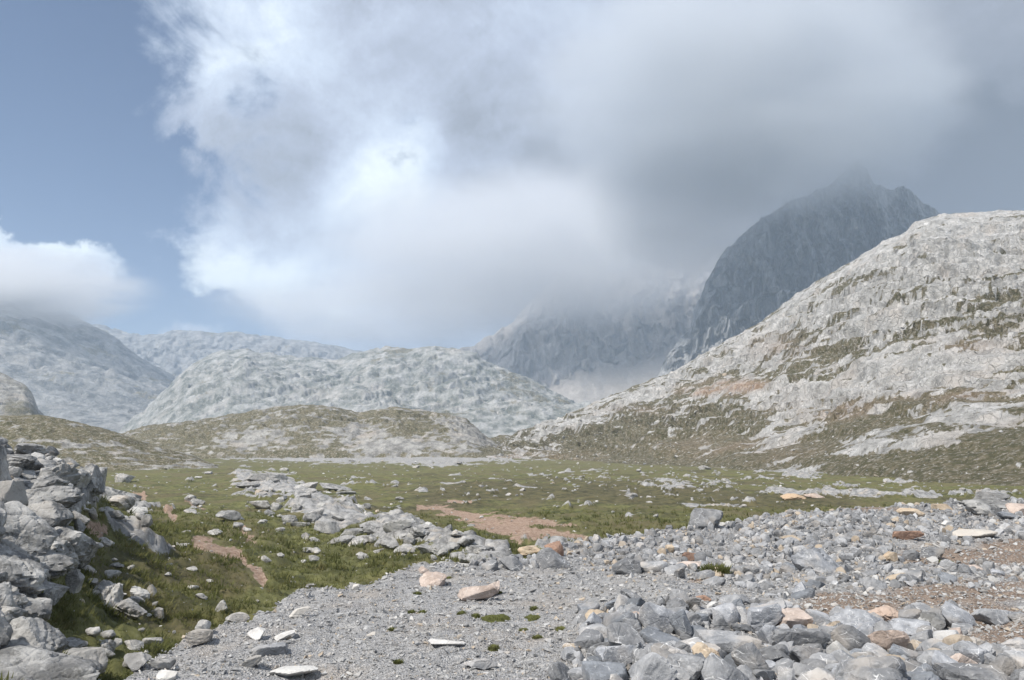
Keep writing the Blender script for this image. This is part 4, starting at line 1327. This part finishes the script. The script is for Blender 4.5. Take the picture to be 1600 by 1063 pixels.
# the outcrop in the middle of the green
MID = [
    (478, 766, 46, 15, 'blocky'), (506, 791, 15, 15, 'rounded'), (478, 789, 22, 15, 'blocky'), (554, 799, 29, 14, 'rounded'), (573, 797, 15, 13, 'rounded'),
    (534, 791, 12, 12, 'angular'), (412, 796, 36, 18, 'blocky'), (432, 797, 20, 19, 'blocky'), (450, 814, 32, 20, 'pitted'), (508, 834, 46, 29, 'blocky'),
    (550, 838, 46, 22, 'blocky'), (532, 849, 32, 14, 'rounded'), (557, 852, 40, 24, 'blocky'), (587, 836, 42, 19, 'rounded'), (594, 855, 17, 21, 'rounded'),
    (609, 859, 25, 23, 'angular'), (624, 839, 42, 22, 'blocky'), (652, 847, 29, 17, 'pitted'), (632, 865, 38, 18, 'pitted'), (690, 864, 46, 26, 'pitted'),
    (668, 862, 26, 16, 'angular'), (715, 853, 30, 18, 'pitted'), (711, 874, 22, 16, 'angular'), (755, 873, 42, 26, 'pitted'), (776, 867, 26, 23, 'rounded'),
    (742, 880, 34, 16, 'angular'), (720, 892, 62, 12, 'slab'), (402, 757, 44, 12, 'slab'), (430, 753, 30, 12, 'slab'), (390, 766, 32, 11, 'slab'),
    (415, 769, 28, 12, 'pitted'), (520, 768, 50, 9, 'slab'), (545, 773, 30, 8, 'slab'), (498, 815, 20, 14, 'angular'), (530, 820, 24, 10, 'slab'),
    (575, 822, 26, 10, 'slab'), (478, 842, 12, 14, 'angular'), (492, 846, 14, 9, 'rounded'), (410, 818, 14, 8, 'rounded'), (386, 830, 12, 8, 'rounded'),
    (470, 822, 26, 10, 'blocky'), (800, 878, 20, 12, 'angular'), (575, 848, 28, 16, 'blocky'), (640, 852, 24, 14, 'blocky'), (600, 826, 26, 10, 'slab'),
    (660, 835, 22, 9, 'angular'), (463, 800, 16, 12, 'pitted'), (440, 783, 20, 10, 'blocky'), (487, 776, 18, 10, 'blocky'), (422, 806, 16, 9, 'angular'),
]
GM = 'rocks of the low outcrop in the middle of the meadow'
MS = {'blocky': 'jointed grey block in the low rock ridge crossing the green', 'pitted': 'jagged weathered rock in the low ridge crossing the green',
      'rounded': 'smooth rounded boulder in the low rock ridge crossing the green', 'slab': 'thin layered slab in the low rock ridge crossing the green',
      'angular': 'sharp edged stone in the low rock ridge crossing the green'}
mid_items = []
for i, (px, py, w, h, kind) in enumerate(MID):
    mid_items.append((keep(stand('outcrop_block', px, py, w * 1.0, h * 0.72, kind, MAT_OUT_O if i % 3 else MAT_PIT_O, MS[kind], 'rock', GM, tilt=(i * 41 % 25) - 12, sub=4, sink=0.34, var=i % 12, ymin=22)), px, py, MS[kind].split(' in the ')[0]))


name_them(mid_items, LAND_GREEN)


# ------------------------------------------------------------------ strewn stones
def scatter(n, xr, yr, size, gap, accept, seed, uniform='world'):
    r_ = np.random.default_rng(seed)
    if uniform == 'world':
        X = r_.uniform(*xr, n)
        Y = r_.uniform(*yr, n)
    else:   # even in direction and in 1/depth
        Y = 1 / r_.uniform(1 / yr[1], 1 / yr[0], n)
        X = r_.uniform(*xr, n) * Y
    z, rock, dirt, mm, soil = ground(X, Y)
    px, py = project(X, Y, z)
    s = size(r_, n, X, Y, px, py)
    ok = accept(X, Y, px, py, rock, dirt, mm, soil, s, r_)
    X, Y, z, px, py, s = (a[ok] for a in (X, Y, z, px, py, s))
    if gap is None: return X, Y, z, px, py, s
    o = np.argsort(-s)
    cell = {}
    cs = 0.5
    for (tx, ty, tr) in taken:
        cell.setdefault((int(tx // cs), int(ty // cs)), []).append((tx, ty, tr * 0.8))
    out = []
    for i in o:
        x, y, ri = X[i], Y[i], s[i] * gap
        cx, cy = int(x // cs), int(y // cs)
        good = True
        for ax in range(cx - 2, cx + 3):
            for ay in range(cy - 2, cy + 3):
                for (tx, ty, tr) in cell.get((ax, ay), ()):
                    if (tx - x) ** 2 + (ty - y) ** 2 < (tr + ri) ** 2 * 0.8:
                        good = False
                        break
                if not good: break
            if not good: break
        if good:
            cell.setdefault((cx, cy), []).append((x, y, ri))
            out.append(i)
    out = np.array(out)
    return X[out], Y[out], z[out], px[out], py[out], s[out]


def rotmats(n, r_, tiltmax=math.pi):
    a = r_.uniform(0, 2 * math.pi, n)
    b = r_.uniform(-1, 1, n) * tiltmax
    c = r_.uniform(-1, 1, n) * tiltmax
    ca, sa, cb, sb, cc, sc_ = np.cos(a), np.sin(a), np.cos(b), np.sin(b), np.cos(c), np.sin(c)
    Rz = np.zeros((n, 3, 3)); Rz[:, 0, 0] = ca; Rz[:, 0, 1] = -sa; Rz[:, 1, 0] = sa; Rz[:, 1, 1] = ca; Rz[:, 2, 2] = 1
    Rx = np.zeros((n, 3, 3)); Rx[:, 1, 1] = cb; Rx[:, 1, 2] = -sb; Rx[:, 2, 1] = sb; Rx[:, 2, 2] = cb; Rx[:, 0, 0] = 1
    Ry = np.zeros((n, 3, 3)); Ry[:, 0, 0] = cc; Ry[:, 0, 2] = sc_; Ry[:, 2, 0] = -sc_; Ry[:, 2, 2] = cc; Ry[:, 1, 1] = 1
    return Rx @ Ry @ Rz, a, b, c


def hull(seed, n=11, flat=0.7):
    r_ = np.random.default_rng(seed)
    bm = bmesh.new()
    P = r_.normal(size=(n, 3))
    P /= np.linalg.norm(P, axis=1, keepdims=True)
    P *= r_.uniform(0.75, 1.05, (n, 1)) * np.array([1, 0.8, flat])
    for p in P: bm.verts.new(p)
    g = bmesh.ops.convex_hull(bm, input=bm.verts)
    loose = [v for v in bm.verts if not v.link_faces]
    bmesh.ops.delete(bm, geom=loose, context='VERTS')
    bmesh.ops.triangulate(bm, faces=bm.faces)
    bm.verts.index_update()
    V = np.array([v.co for v in bm.verts])
    T = np.array([[v.index for v in f.verts] for f in bm.faces])
    bm.free()
    return V, T


HULLS = [hull(900 + i, 10 + i % 4, 0.55 + 0.1 * (i % 4)) for i in range(14)]
CHIPS = [hull(1300 + i, 7 + i % 2, 0.5 + 0.12 * (i % 4)) for i in range(14)]
ROCK80 = [stone(('angular', 'blocky', 'angular', 'slab')[i % 4], 700 + i, 2) for i in range(14)]
ROCK320 = [stone(('angular', 'blocky', 'angular', 'rounded')[i % 4], 760 + i, 3) for i in range(10)]


def joined(name, X, Y, Z, S, lib, mat, label_kind, seed, tilt=math.pi, squash=(0.6, 1.0), parent=None, smooth=False):
    r_ = np.random.default_rng(seed)
    n = len(X)
    R, *_ = rotmats(n, r_, tilt)
    which = r_.integers(0, len(lib), n)
    rv = r_.random(n)
    sc = np.stack([r_.uniform(0.85, 1.25, n), r_.uniform(0.7, 1.0, n), r_.uniform(*squash, n)], -1)
    Vs, Ts, Rs = [], [], []
    base = 0
    for k, (V, T) in enumerate(lib):
        idx = np.nonzero(which == k)[0]
        if not len(idx): continue
        A = (V[None] * sc[idx][:, None, :])
        A = np.einsum('nij,nvj->nvi', R[idx], A) * S[idx][:, None, None]
        A = A + np.stack([X[idx], Y[idx], Z[idx]], -1)[:, None, :]
        Vs.append(A.reshape(-1, 3))
        Tk = T[None] + (np.arange(len(idx)) * len(V))[:, None, None] + base
        Ts.append(Tk.reshape(-1, 3))
        Rs.append(np.repeat(rv[idx], len(V)))
        base += len(idx) * len(V)
    me = tri_mesh(name, np.concatenate(Vs), np.concatenate(Ts), np.concatenate(Rs), smooth=smooth)
    if smooth:
        try:
            me.set_sharp_from_angle(angle=math.radians(35))
        except Exception:
            pass
    o = link(name, me, mat, parent)
    return tag(o, kind='stuff')


PILE = [(890, 1000), (915, 960), (960, 948), (1010, 938), (1100, 942), (1180, 938), (1260, 950), (1320, 960), (1380, 950), (1500, 955), (1520, 975),
        (1500, 1010), (1560, 1020), (1640, 1010), (2000, 1020), (2000, 1300), (860, 1300), (880, 1063)]
UPPER = [(690, 884), (780, 868), (850, 855), (900, 840), (1100, 812), (1250, 790), (1700, 770), (2100, 770), (2100, 850), (1620, 845), (1500, 855),
         (1400, 860), (1420, 880), (1620, 885), (2000, 900), (1600, 915), (1420, 922), (1250, 938), (1120, 918), (1000, 893), (900, 884), (760, 888)]


def reg(px, py, w=6):
    jx = px + w * 1.5 * vnoise(px * 0.03, py * 0.06, 71) * 3
    jy = py + w * vnoise(px * 0.04, py * 0.05, 72)
    return in_poly(jx, jy, PILE), in_poly(jx, jy, UPPER)


# broken rock: front pile and the upper rubble, every block that shows large is an object of its own
def sz_rub(r_, n, X, Y, px, py):
    pile, up = reg(px, py)
    s = np.exp(r_.normal(math.log(0.035), 0.66, n))
    s = np.where(pile, s * 1.10, s * 0.80)
    return np.clip(s, 0.012, np.where(pile, 0.11, 0.11))


def ok_rub(X, Y, px, py, rock, dirt, mm, soil, s, r_):
    pile, up = reg(px, py)
    thin = np.where(pile, 1.0, 0.35 + 0.65 * sstep(-0.25, 0.35, vnoise(X * 0.8, Y * 0.8, 74)))
    return (r_.random(len(X)) < thin) & (pile | up) & (mm > 0.6) & ((soil < 0.5) | (r_.random(len(X)) < 0.12))


X, Y, z, px, py, s = scatter(120000, (-3, 17), (3.6, 25), sz_rub, 0.60, ok_rub, 21)
pile_, up_ = reg(px, py)
z = z + s * 0.12 + np.where(pile_, s * 0.10, 0)
app = s / Y
order = np.argsort(-app * ((px > -10) & (px < 1610) & (py < 1080)))
nI = 210
big, rest = order[:nI], order[nI:]
r_ = np.random.default_rng(5)
KINDS = ['angular', 'blocky', 'angular', 'rounded', 'slab']
its = []
for j, i in enumerate(big):
    kind = KINDS[int(r_.integers(0, 5))]
    c = r_.random()
    mat, cw = (MAT_RUB_O, 'grey') if c < 0.72 else (PAL['D'], 'dark grey') if c < 0.84 else (PAL['V'], 'white veined') if c < 0.93 else (MAT_TAN_O, 'tan') if c < 0.97 else (MAT_PINK_O, 'pinkish')
    where = 'in the front rock pile' if pile_[i] else 'in the upper rubble behind the gravel'
    kw = {'angular': 'sharp edged', 'blocky': 'blocky', 'rounded': 'blunt edged', 'slab': 'flat'}[kind]
    ob_ = put('rock', X[i], Y[i], z[i], (s[i] * 1.2, s[i] * r_.uniform(0.8, 1.1), s[i] * (r_.uniform(0.7, 1.0) if kind != 'slab' else 0.5)), kind, mat,
        '%s %s limestone rock among its like %s' % (kw, cw, where), 'rock', 'limestone rocks of the rubble bank', tilt=r_.uniform(-30, 30), pitch=r_.uniform(-30, 30),
        yaw=r_.uniform(0, 6.28), sub=4 if app[i] > 0.011 else 3, var=int(r_.integers(0, 12)))
    its.append((ob_, px[i], py[i], '%s %s rock' % (kw, cw)))
name_them(its, LANDMARKS)
near_ = rest[app[rest] > 0.0045]
far_ = rest[app[rest] <= 0.0045]
joined('rubble', X[near_], Y[near_], z[near_], s[near_], ROCK320 if len(near_) < 1200 else ROCK80, MAT_RUB_J, 'rubble', 31, smooth=True)
joined('rubble', X[far_], Y[far_], z[far_], s[far_], HULLS, MAT_RUB_J, 'rubble', 32)
print('rubble', len(X), len(near_), len(far_))

# flat green cushions on the gravel
PATCH = [(773, 970, 50, 11, 'largest oval green cushion of turf on the bare gravel'), (832, 972, 28, 8, 'second largest green cushion, right of the largest on the gravel'),
         (819, 983, 16, 6, 'small green cushion below the second largest'), (875, 983, 19, 7, 'small green cushion nearest the front rock pile'),
         (840, 1002, 15, 5, 'small dark green cushion below the others, middle of the gravel'), (721, 961, 14, 6, 'small green tuft left of the largest cushion'),
         (743, 962, 13, 5, 'small green tuft between the left tuft and the largest cushion'), (834, 957, 11, 4, 'tiny green tuft above the second largest cushion'),
         (771, 1018, 17, 6, 'yellowish green tuft low on the gravel'), (622, 1041, 10, 9, 'yellow green tuft beside a small stone near the bottom'),
         (659, 959, 12, 4, 'thin green tuft on the left of the gravel, right one of two'), (643, 957, 10, 4, 'thin green tuft on the left of the gravel, left one of two'),
         (652, 931, 11, 3, 'faint green tuft below the blocky pinkish boulder'), (778, 928, 16, 6, 'green tuft in the shade of the leaning pinkish slab'),
         (701, 905, 10, 5, 'green tuft at the right foot of the blocky pinkish boulder'), (1120, 902, 26, 12, 'tall green weed growing among the upper rubble'),
         (1480, 880, 26, 8, 'mossy yellow green clump among the upper rubble at the right'), (1402, 967, 22, 9, 'green clump between the stones of the lower soil strip'),
         (612, 988, 9, 3, 'tiny green tuft far left on the gravel')]

# gravel and grit over the whole bank


def sz_gr(r_, n, X, Y, px, py):
    return np.clip(np.exp(r_.normal(math.log(0.0080), 0.70, n)), 0.0030, 0.045) * np.clip(Y / 7, 0.8, 2.0)


def ok_gr(X, Y, px, py, rock, dirt, mm, soil, s, r_):
    return (mm > 0.55) & (px > 100) & (px < 1640) & (py < 1080)


X, Y, z, px, py, s = scatter(140000, (-0.62, 0.72), (4.3, 26), sz_gr, None, ok_gr, 22, 'screen')
mat_gr = rock_material('gravel_stones', False, (0.40, 0.395, 0.39), (0.28, 0.28, 0.28), veins=0.0, s=0.05, var=0.6)
for px_, py_, w_, h_, lab in PATCH:
    g_ = (np.hypot((px - px_) / (w_ * 0.5), (py - (py_ - h_ * 0.5)) / (h_ * 0.55 + 1)) > 0.95)
    X, Y, z, px, py, s = (a[g_] for a in (X, Y, z, px, py, s))
joined('gravel', X, Y, z + s * 0.18, s, CHIPS, mat_gr, 'gravel', 33, tilt=0.55)
print('gravel', len(X))

# stones of the meadow


def sz_md(r_, n, X, Y, px, py):
    s_ = np.clip(np.exp(r_.normal(math.log(0.0017), 0.6, n)), 0.0007, 0.0065) * Y
    return np.where(ground(X, Y, False)[2] > 0.4, s_ * 0.6, s_)


def ok_md(X, Y, px, py, rock, dirt, mm, soil, s, r_):
    d = 0.25 + gauss(px, py, [(560, 860, 150, 30, 0.9, 8), (430, 800, 60, 40, 0.5), (300, 870, 120, 60, 0.25), (1000, 765, 250, 30, 0.5), (1200, 745, 400, 14, 0.6),
                              (620, 730, 200, 8, 0.5), (900, 730, 200, 8, 0.5), (200, 1000, 80, 40, 0.4), (1300, 790, 200, 14, 0.4)])
    d = d * (0.4 + 1.2 * (vnoise(px * 0.02, py * 0.05, 81) > 0))
    d = np.where(dirt > 0.4, 2.0, d)
    return (mm < 0.2) & (px > -40) & (px < 1640) & (py < 1070) & (r_.random(len(X)) < d * 0.55)


X, Y, z, px, py, s = scatter(14000, (-0.75, 0.72), (9, 420), sz_md, None, ok_md, 23, 'screen')
order = np.argsort(-s / Y)
its = []
for j, i in enumerate(order[:150]):
    kind = ('rounded', 'pitted', 'blocky', 'angular')[j % 4]
    where = ('on the grassy slope below the left outcrop' if px[i] < 420 and py[i] > 740 else 'on the green around the middle outcrop' if px[i] < 820 and py[i] > 740
             else 'on the open meadow right of the path' if py[i] > 740 else 'on the far meadow near the hills')
    ob_ = put('field_stone', X[i], Y[i], z[i] + s[i] * 0.1, (s[i] * 1.25, s[i], s[i] * 0.6), kind, MAT_PIT_O, 'small pale %s stone lying %s' % (kind, where), 'rock',
        'small stones strewn over the meadow', tilt=r_.uniform(-12, 12), yaw=r_.uniform(0, 6.28), sub=3, var=j % 8)
    its.append((ob_, px[i], py[i], 'pale %s stone in grass' % kind))
name_them(its, LAND_GREEN)
rest = order[150:]
joined('meadow_stones', X[rest], Y[rest], z[rest] + s[rest] * 0.1, s[rest], ROCK80, MAT_PIT_J, 'stones', 34, tilt=0.4)
print('meadow', len(X))

# broken small rock along the outcrops


def sz_oc(r_, n, X, Y, px, py):
    return np.clip(np.exp(r_.normal(math.log(0.0042), 0.45, n)), 0.0018, 0.010) * Y


def ok_oc(X, Y, px, py, rock, dirt, mm, soil, s, r_):
    d = seg_dist(px, py, MIDOUT)
    return (mm < 0.3) & (((d < 1.15) & (Y > 25) & (r_.random(len(X)) < 0.22)) | ((rock > 0.5) & (px < 215) & (Y < 50) & (r_.random(len(X)) < 0.8)))


X, Y, z, px, py, s = scatter(16000, (-0.75, 0.05), (10, 170), sz_oc, None, ok_oc, 24, 'screen')
order = np.argsort(-s / Y)
put_n = 0
its = []
for j, i in enumerate(order[:170]):
    kind = ('pitted', 'blocky', 'rounded', 'angular')[j % 4]
    left = px[i] < 215
    kw = {'angular': 'sharp edged', 'blocky': 'blocky', 'rounded': 'rounded', 'pitted': 'pitted'}[kind]
    ob_ = put('outcrop_block', X[i], Y[i], z[i] + s[i] * 0.1, (s[i] * 1.3, s[i], s[i] * 0.8), kind, MAT_OUT_O,
        ('small %s grey rock filling a gap of the left outcrop' if left else 'small %s grey rock at the edge of the middle outcrop') % kw, 'rock',
        'small rocks of the left outcrop' if left else 'small rocks of the middle outcrop',
        tilt=r_.uniform(-25, 25), pitch=r_.uniform(-20, 20), yaw=r_.uniform(0, 6.28), sub=3, var=j % 8)
    its.append((ob_, px[i], py[i], 'small %s grey rock' % kw))
name_them(its, LAND_GREEN)
rest = order[170:]
joined('outcrop_debris', X[rest], Y[rest], z[rest] + s[rest] * 0.05, s[rest], ROCK80, MAT_PIT_J, 'stones', 35, tilt=0.7)
print('outcrop', len(X))

# stones and blocks on the hillside
P, M = HILL
px, py = project(P[..., 0], P[..., 1], P[..., 2])
vis = (px > 500) & (px < 1640) & (py > 480)
w = (M[..., 0] > 0.35) & vis
ii = np.argwhere(w)
r2_ = np.random.default_rng(77)
ii = ii[r2_.permutation(len(ii))[:4000]]
hp = P[ii[:, 0], ii[:, 1]] + r2_.normal(size=(len(ii), 3)) * np.array([0.3, 0.3, 0.0])
hs = np.clip(np.exp(r2_.normal(math.log(0.0011), 0.5, len(ii))), 0.0006, 0.0045) * hp[:, 1]
joined('hillside_stones', hp[:, 0], hp[:, 1], hp[:, 2] + hs * 0.1, hs, HULLS, MAT_PIT_J, 'stones', 36, tilt=0.5)


# ------------------------------------------------------------------ turf
def blades(name, X, Y, Z, H, nb, mat, seed, spread=0.5, width=0.09):
    r_ = np.random.default_rng(seed)
    n = len(X)
    a = r_.uniform(0, 2 * math.pi, (n, nb))
    d = r_.uniform(0.0, 1.0, (n, nb)) * H[:, None] * spread
    bx, by = X[:, None] + np.cos(a) * d, Y[:, None] + np.sin(a) * d
    lean = r_.uniform(0.2, 0.9, (n, nb)) * H[:, None]
    a2 = a + r_.normal(size=(n, nb)) * 0.5
    h = H[:, None] * r_.uniform(0.55, 1.1, (n, nb))
    w = H[:, None] * width * r_.uniform(0.6, 1.3, (n, nb))
    pa = a2 + math.pi / 2 + r_.normal(size=(n, nb)) * 0.6
    Z0 = np.repeat(Z[:, None], nb, 1) - 0.02
    p0 = np.stack([bx + np.cos(pa) * w, by + np.sin(pa) * w, Z0], -1)
    p1 = np.stack([bx - np.cos(pa) * w, by - np.sin(pa) * w, Z0], -1)
    p2 = np.stack([bx + np.cos(a2) * lean, by + np.sin(a2) * lean, Z0 + h], -1)
    V = np.stack([p0, p1, p2], 2).reshape(-1, 3)
    T = np.arange(len(V)).reshape(-1, 3)
    rv = np.repeat(r_.random(n), nb * 3) * 0.75 + np.repeat(r_.random(n * nb), 3) * 0.25
    me = tri_mesh(name, V, T, rv)
    return me


mat_grass, T = new_mat('alpine_grass_blades')
rvn = T.n('ShaderNodeAttribute', attribute_name='rv').outputs['Fac']
pos = T.n('ShaderNodeNewGeometry').outputs['Position']
cr_ = T.n('ShaderNodeValToRGB', {0: T.m('ADD', T.m('MULTIPLY', rvn, 0.6), T.m('MULTIPLY', T.ramp(T.noise(pos, 0.35, 4, 0.6), 0.3, 0.7), 0.4))})
e = cr_.color_ramp.elements
e[0].position = 0.1; e[0].color = (0.095, 0.105, 0.040, 1)
e[1].position = 0.95; e[1].color = (0.21, 0.18, 0.085, 1)
for p_, c_ in ((0.45, (0.150, 0.160, 0.062, 1)), (0.7, (0.195, 0.190, 0.085, 1))):
    q_ = e.new(p_); q_.color = c_
df = T.n('ShaderNodeBsdfDiffuse', {'Color': cr_.outputs[0]})
tl = T.n('ShaderNodeBsdfTranslucent', {'Color': cr_.outputs[0]})
T.n('ShaderNodeOutputMaterial', {'Surface': T.n('ShaderNodeMixShader', {0: 0.4, 1: df.outputs[0], 2: tl.outputs[0]}).outputs[0]})


def sz_g(r_, n, X, Y, px, py):
    return np.clip(r_.normal(0.10, 0.03, n), 0.05, 0.2) * (0.8 + 0.7 * (vnoise(X * 0.5, Y * 0.5, 91) > 0.1)) * np.clip(Y / 25, 0.75, 2.2)


def ok_g(X, Y, px, py, rock, dirt, mm, soil, s, r_):
    cl = vnoise(X * 0.45, Y * 0.45, 92) + 0.5 * vnoise(X * 1.3, Y * 1.3, 93)
    return (mm < 0.12) & (rock < 0.45) & (dirt < 0.3) & (px > -60) & (px < 1650) & (py < 1085) & (r_.random(len(X)) < 0.25 + 0.75 * sstep(-0.1, 0.4, cl))


X, Y, z, px, py, s = scatter(240000, (-0.75, 0.70), (8, 90), sz_g, None, ok_g, 25, 'screen')
o = link('grass', blades('grass', X, Y, z, s, 8, None, 41, 1.0, 0.11), mat_grass)
tag(o, kind='stuff')
print('grass', len(X))

for i, (px_, py_, w_, h_, lab) in enumerate(PATCH):
    X0, Y0, Z0 = ground_at(px_, py_)
    k = Y0 / F
    a_, b_ = w_ * 0.5 * k, h_ * 0.5 * k / (1.7 / Y0)
    b_ = min(b_, a_ * 1.1)
    r_p = np.random.default_rng(300 + i)
    n = int(min(1600, 120 + a_ * b_ * 16000))
    th = r_p.uniform(0, 2 * math.pi, n)
    rr = np.sqrt(r_p.random(n)) * (0.85 + 0.3 * np.sin(th * 3 + i) * 0.4 + 0.15 * np.cos(th * 7 + i))
    bx, by = a_ * rr * np.cos(th), b_ * rr * np.sin(th)
    tall = 0.12 if 'weed' in lab else 0.028
    hh = tall * (1.1 - 0.6 * rr ** 2) * r_p.uniform(0.7, 1.2, n)
    gz_ = ground(X0 + bx, Y0 + b_ * 0.6 + by)[0] - zg(X0, Y0 + b_ * 0.6)
    # low sod body with the blades on it
    nseg, nring = 28, 7
    ang = np.linspace(0, 2 * math.pi, nseg, endpoint=False)
    PV, TV = [[0, 0, 0.03]], []
    for q2 in range(1, nring + 1):
        f2 = q2 / nring
        for a2 in ang:
            rad2 = f2 * (0.9 + 0.10 * math.sin(a2 * 3 + i) + 0.06 * math.cos(a2 * 7 + i))
            x2, y2 = a_ * rad2 * math.cos(a2), b_ * rad2 * math.sin(a2)
            PV.append([x2, y2, 0.035 * (1 - f2 ** 3) - 0.008 + 0.006 * math.sin(x2 * 90) * math.cos(y2 * 80)])
    for k2 in range(nseg): TV.append([0, 1 + k2, 1 + (k2 + 1) % nseg])
    for q2 in range(nring - 1):
        for k2 in range(nseg):
            p_a, p_b = 1 + q2 * nseg + k2, 1 + q2 * nseg + (k2 + 1) % nseg
            p_c, p_d = p_a + nseg, p_b + nseg
            TV += [[p_a, p_c, p_d], [p_a, p_d, p_b]]
    PV, TV = np.array(PV), np.array(TV)
    PV[:, 2] += ground(X0 + PV[:, 0], Y0 + b_ * 0.6 + PV[:, 1])[0] - zg(X0, Y0 + b_ * 0.6)
    mb = blades('turf', bx, by, gz_ + 0.02 * (1 - rr ** 2), hh, 6, None, 310 + i, 0.8, 0.20)
    BV = np.zeros(len(mb.vertices) * 3, np.float32)
    mb.vertices.foreach_get('co', BV)
    BV = BV.reshape(-1, 3)
    BR = np.zeros(len(BV), np.float32)
    mb.attributes['rv'].data.foreach_get('value', BR)
    bpy.data.meshes.remove(mb)
    me = tri_mesh('turf', np.concatenate([PV, BV]), np.concatenate([TV, np.arange(len(BV)).reshape(-1, 3) + len(PV)]),
                  np.concatenate([np.full(len(PV), 0.45), BR * 0.5 + 0.3]))
    o = bpy.data.objects.new('grass_patch', me)
    COL.objects.link(o)
    me.materials.append(mat_grass)
    o.location = (X0, Y0 + b_ * 0.6, zg(X0, Y0 + b_ * 0.6))
    tag(o, lab, 'grass patch', 'grass cushions on the gravel')
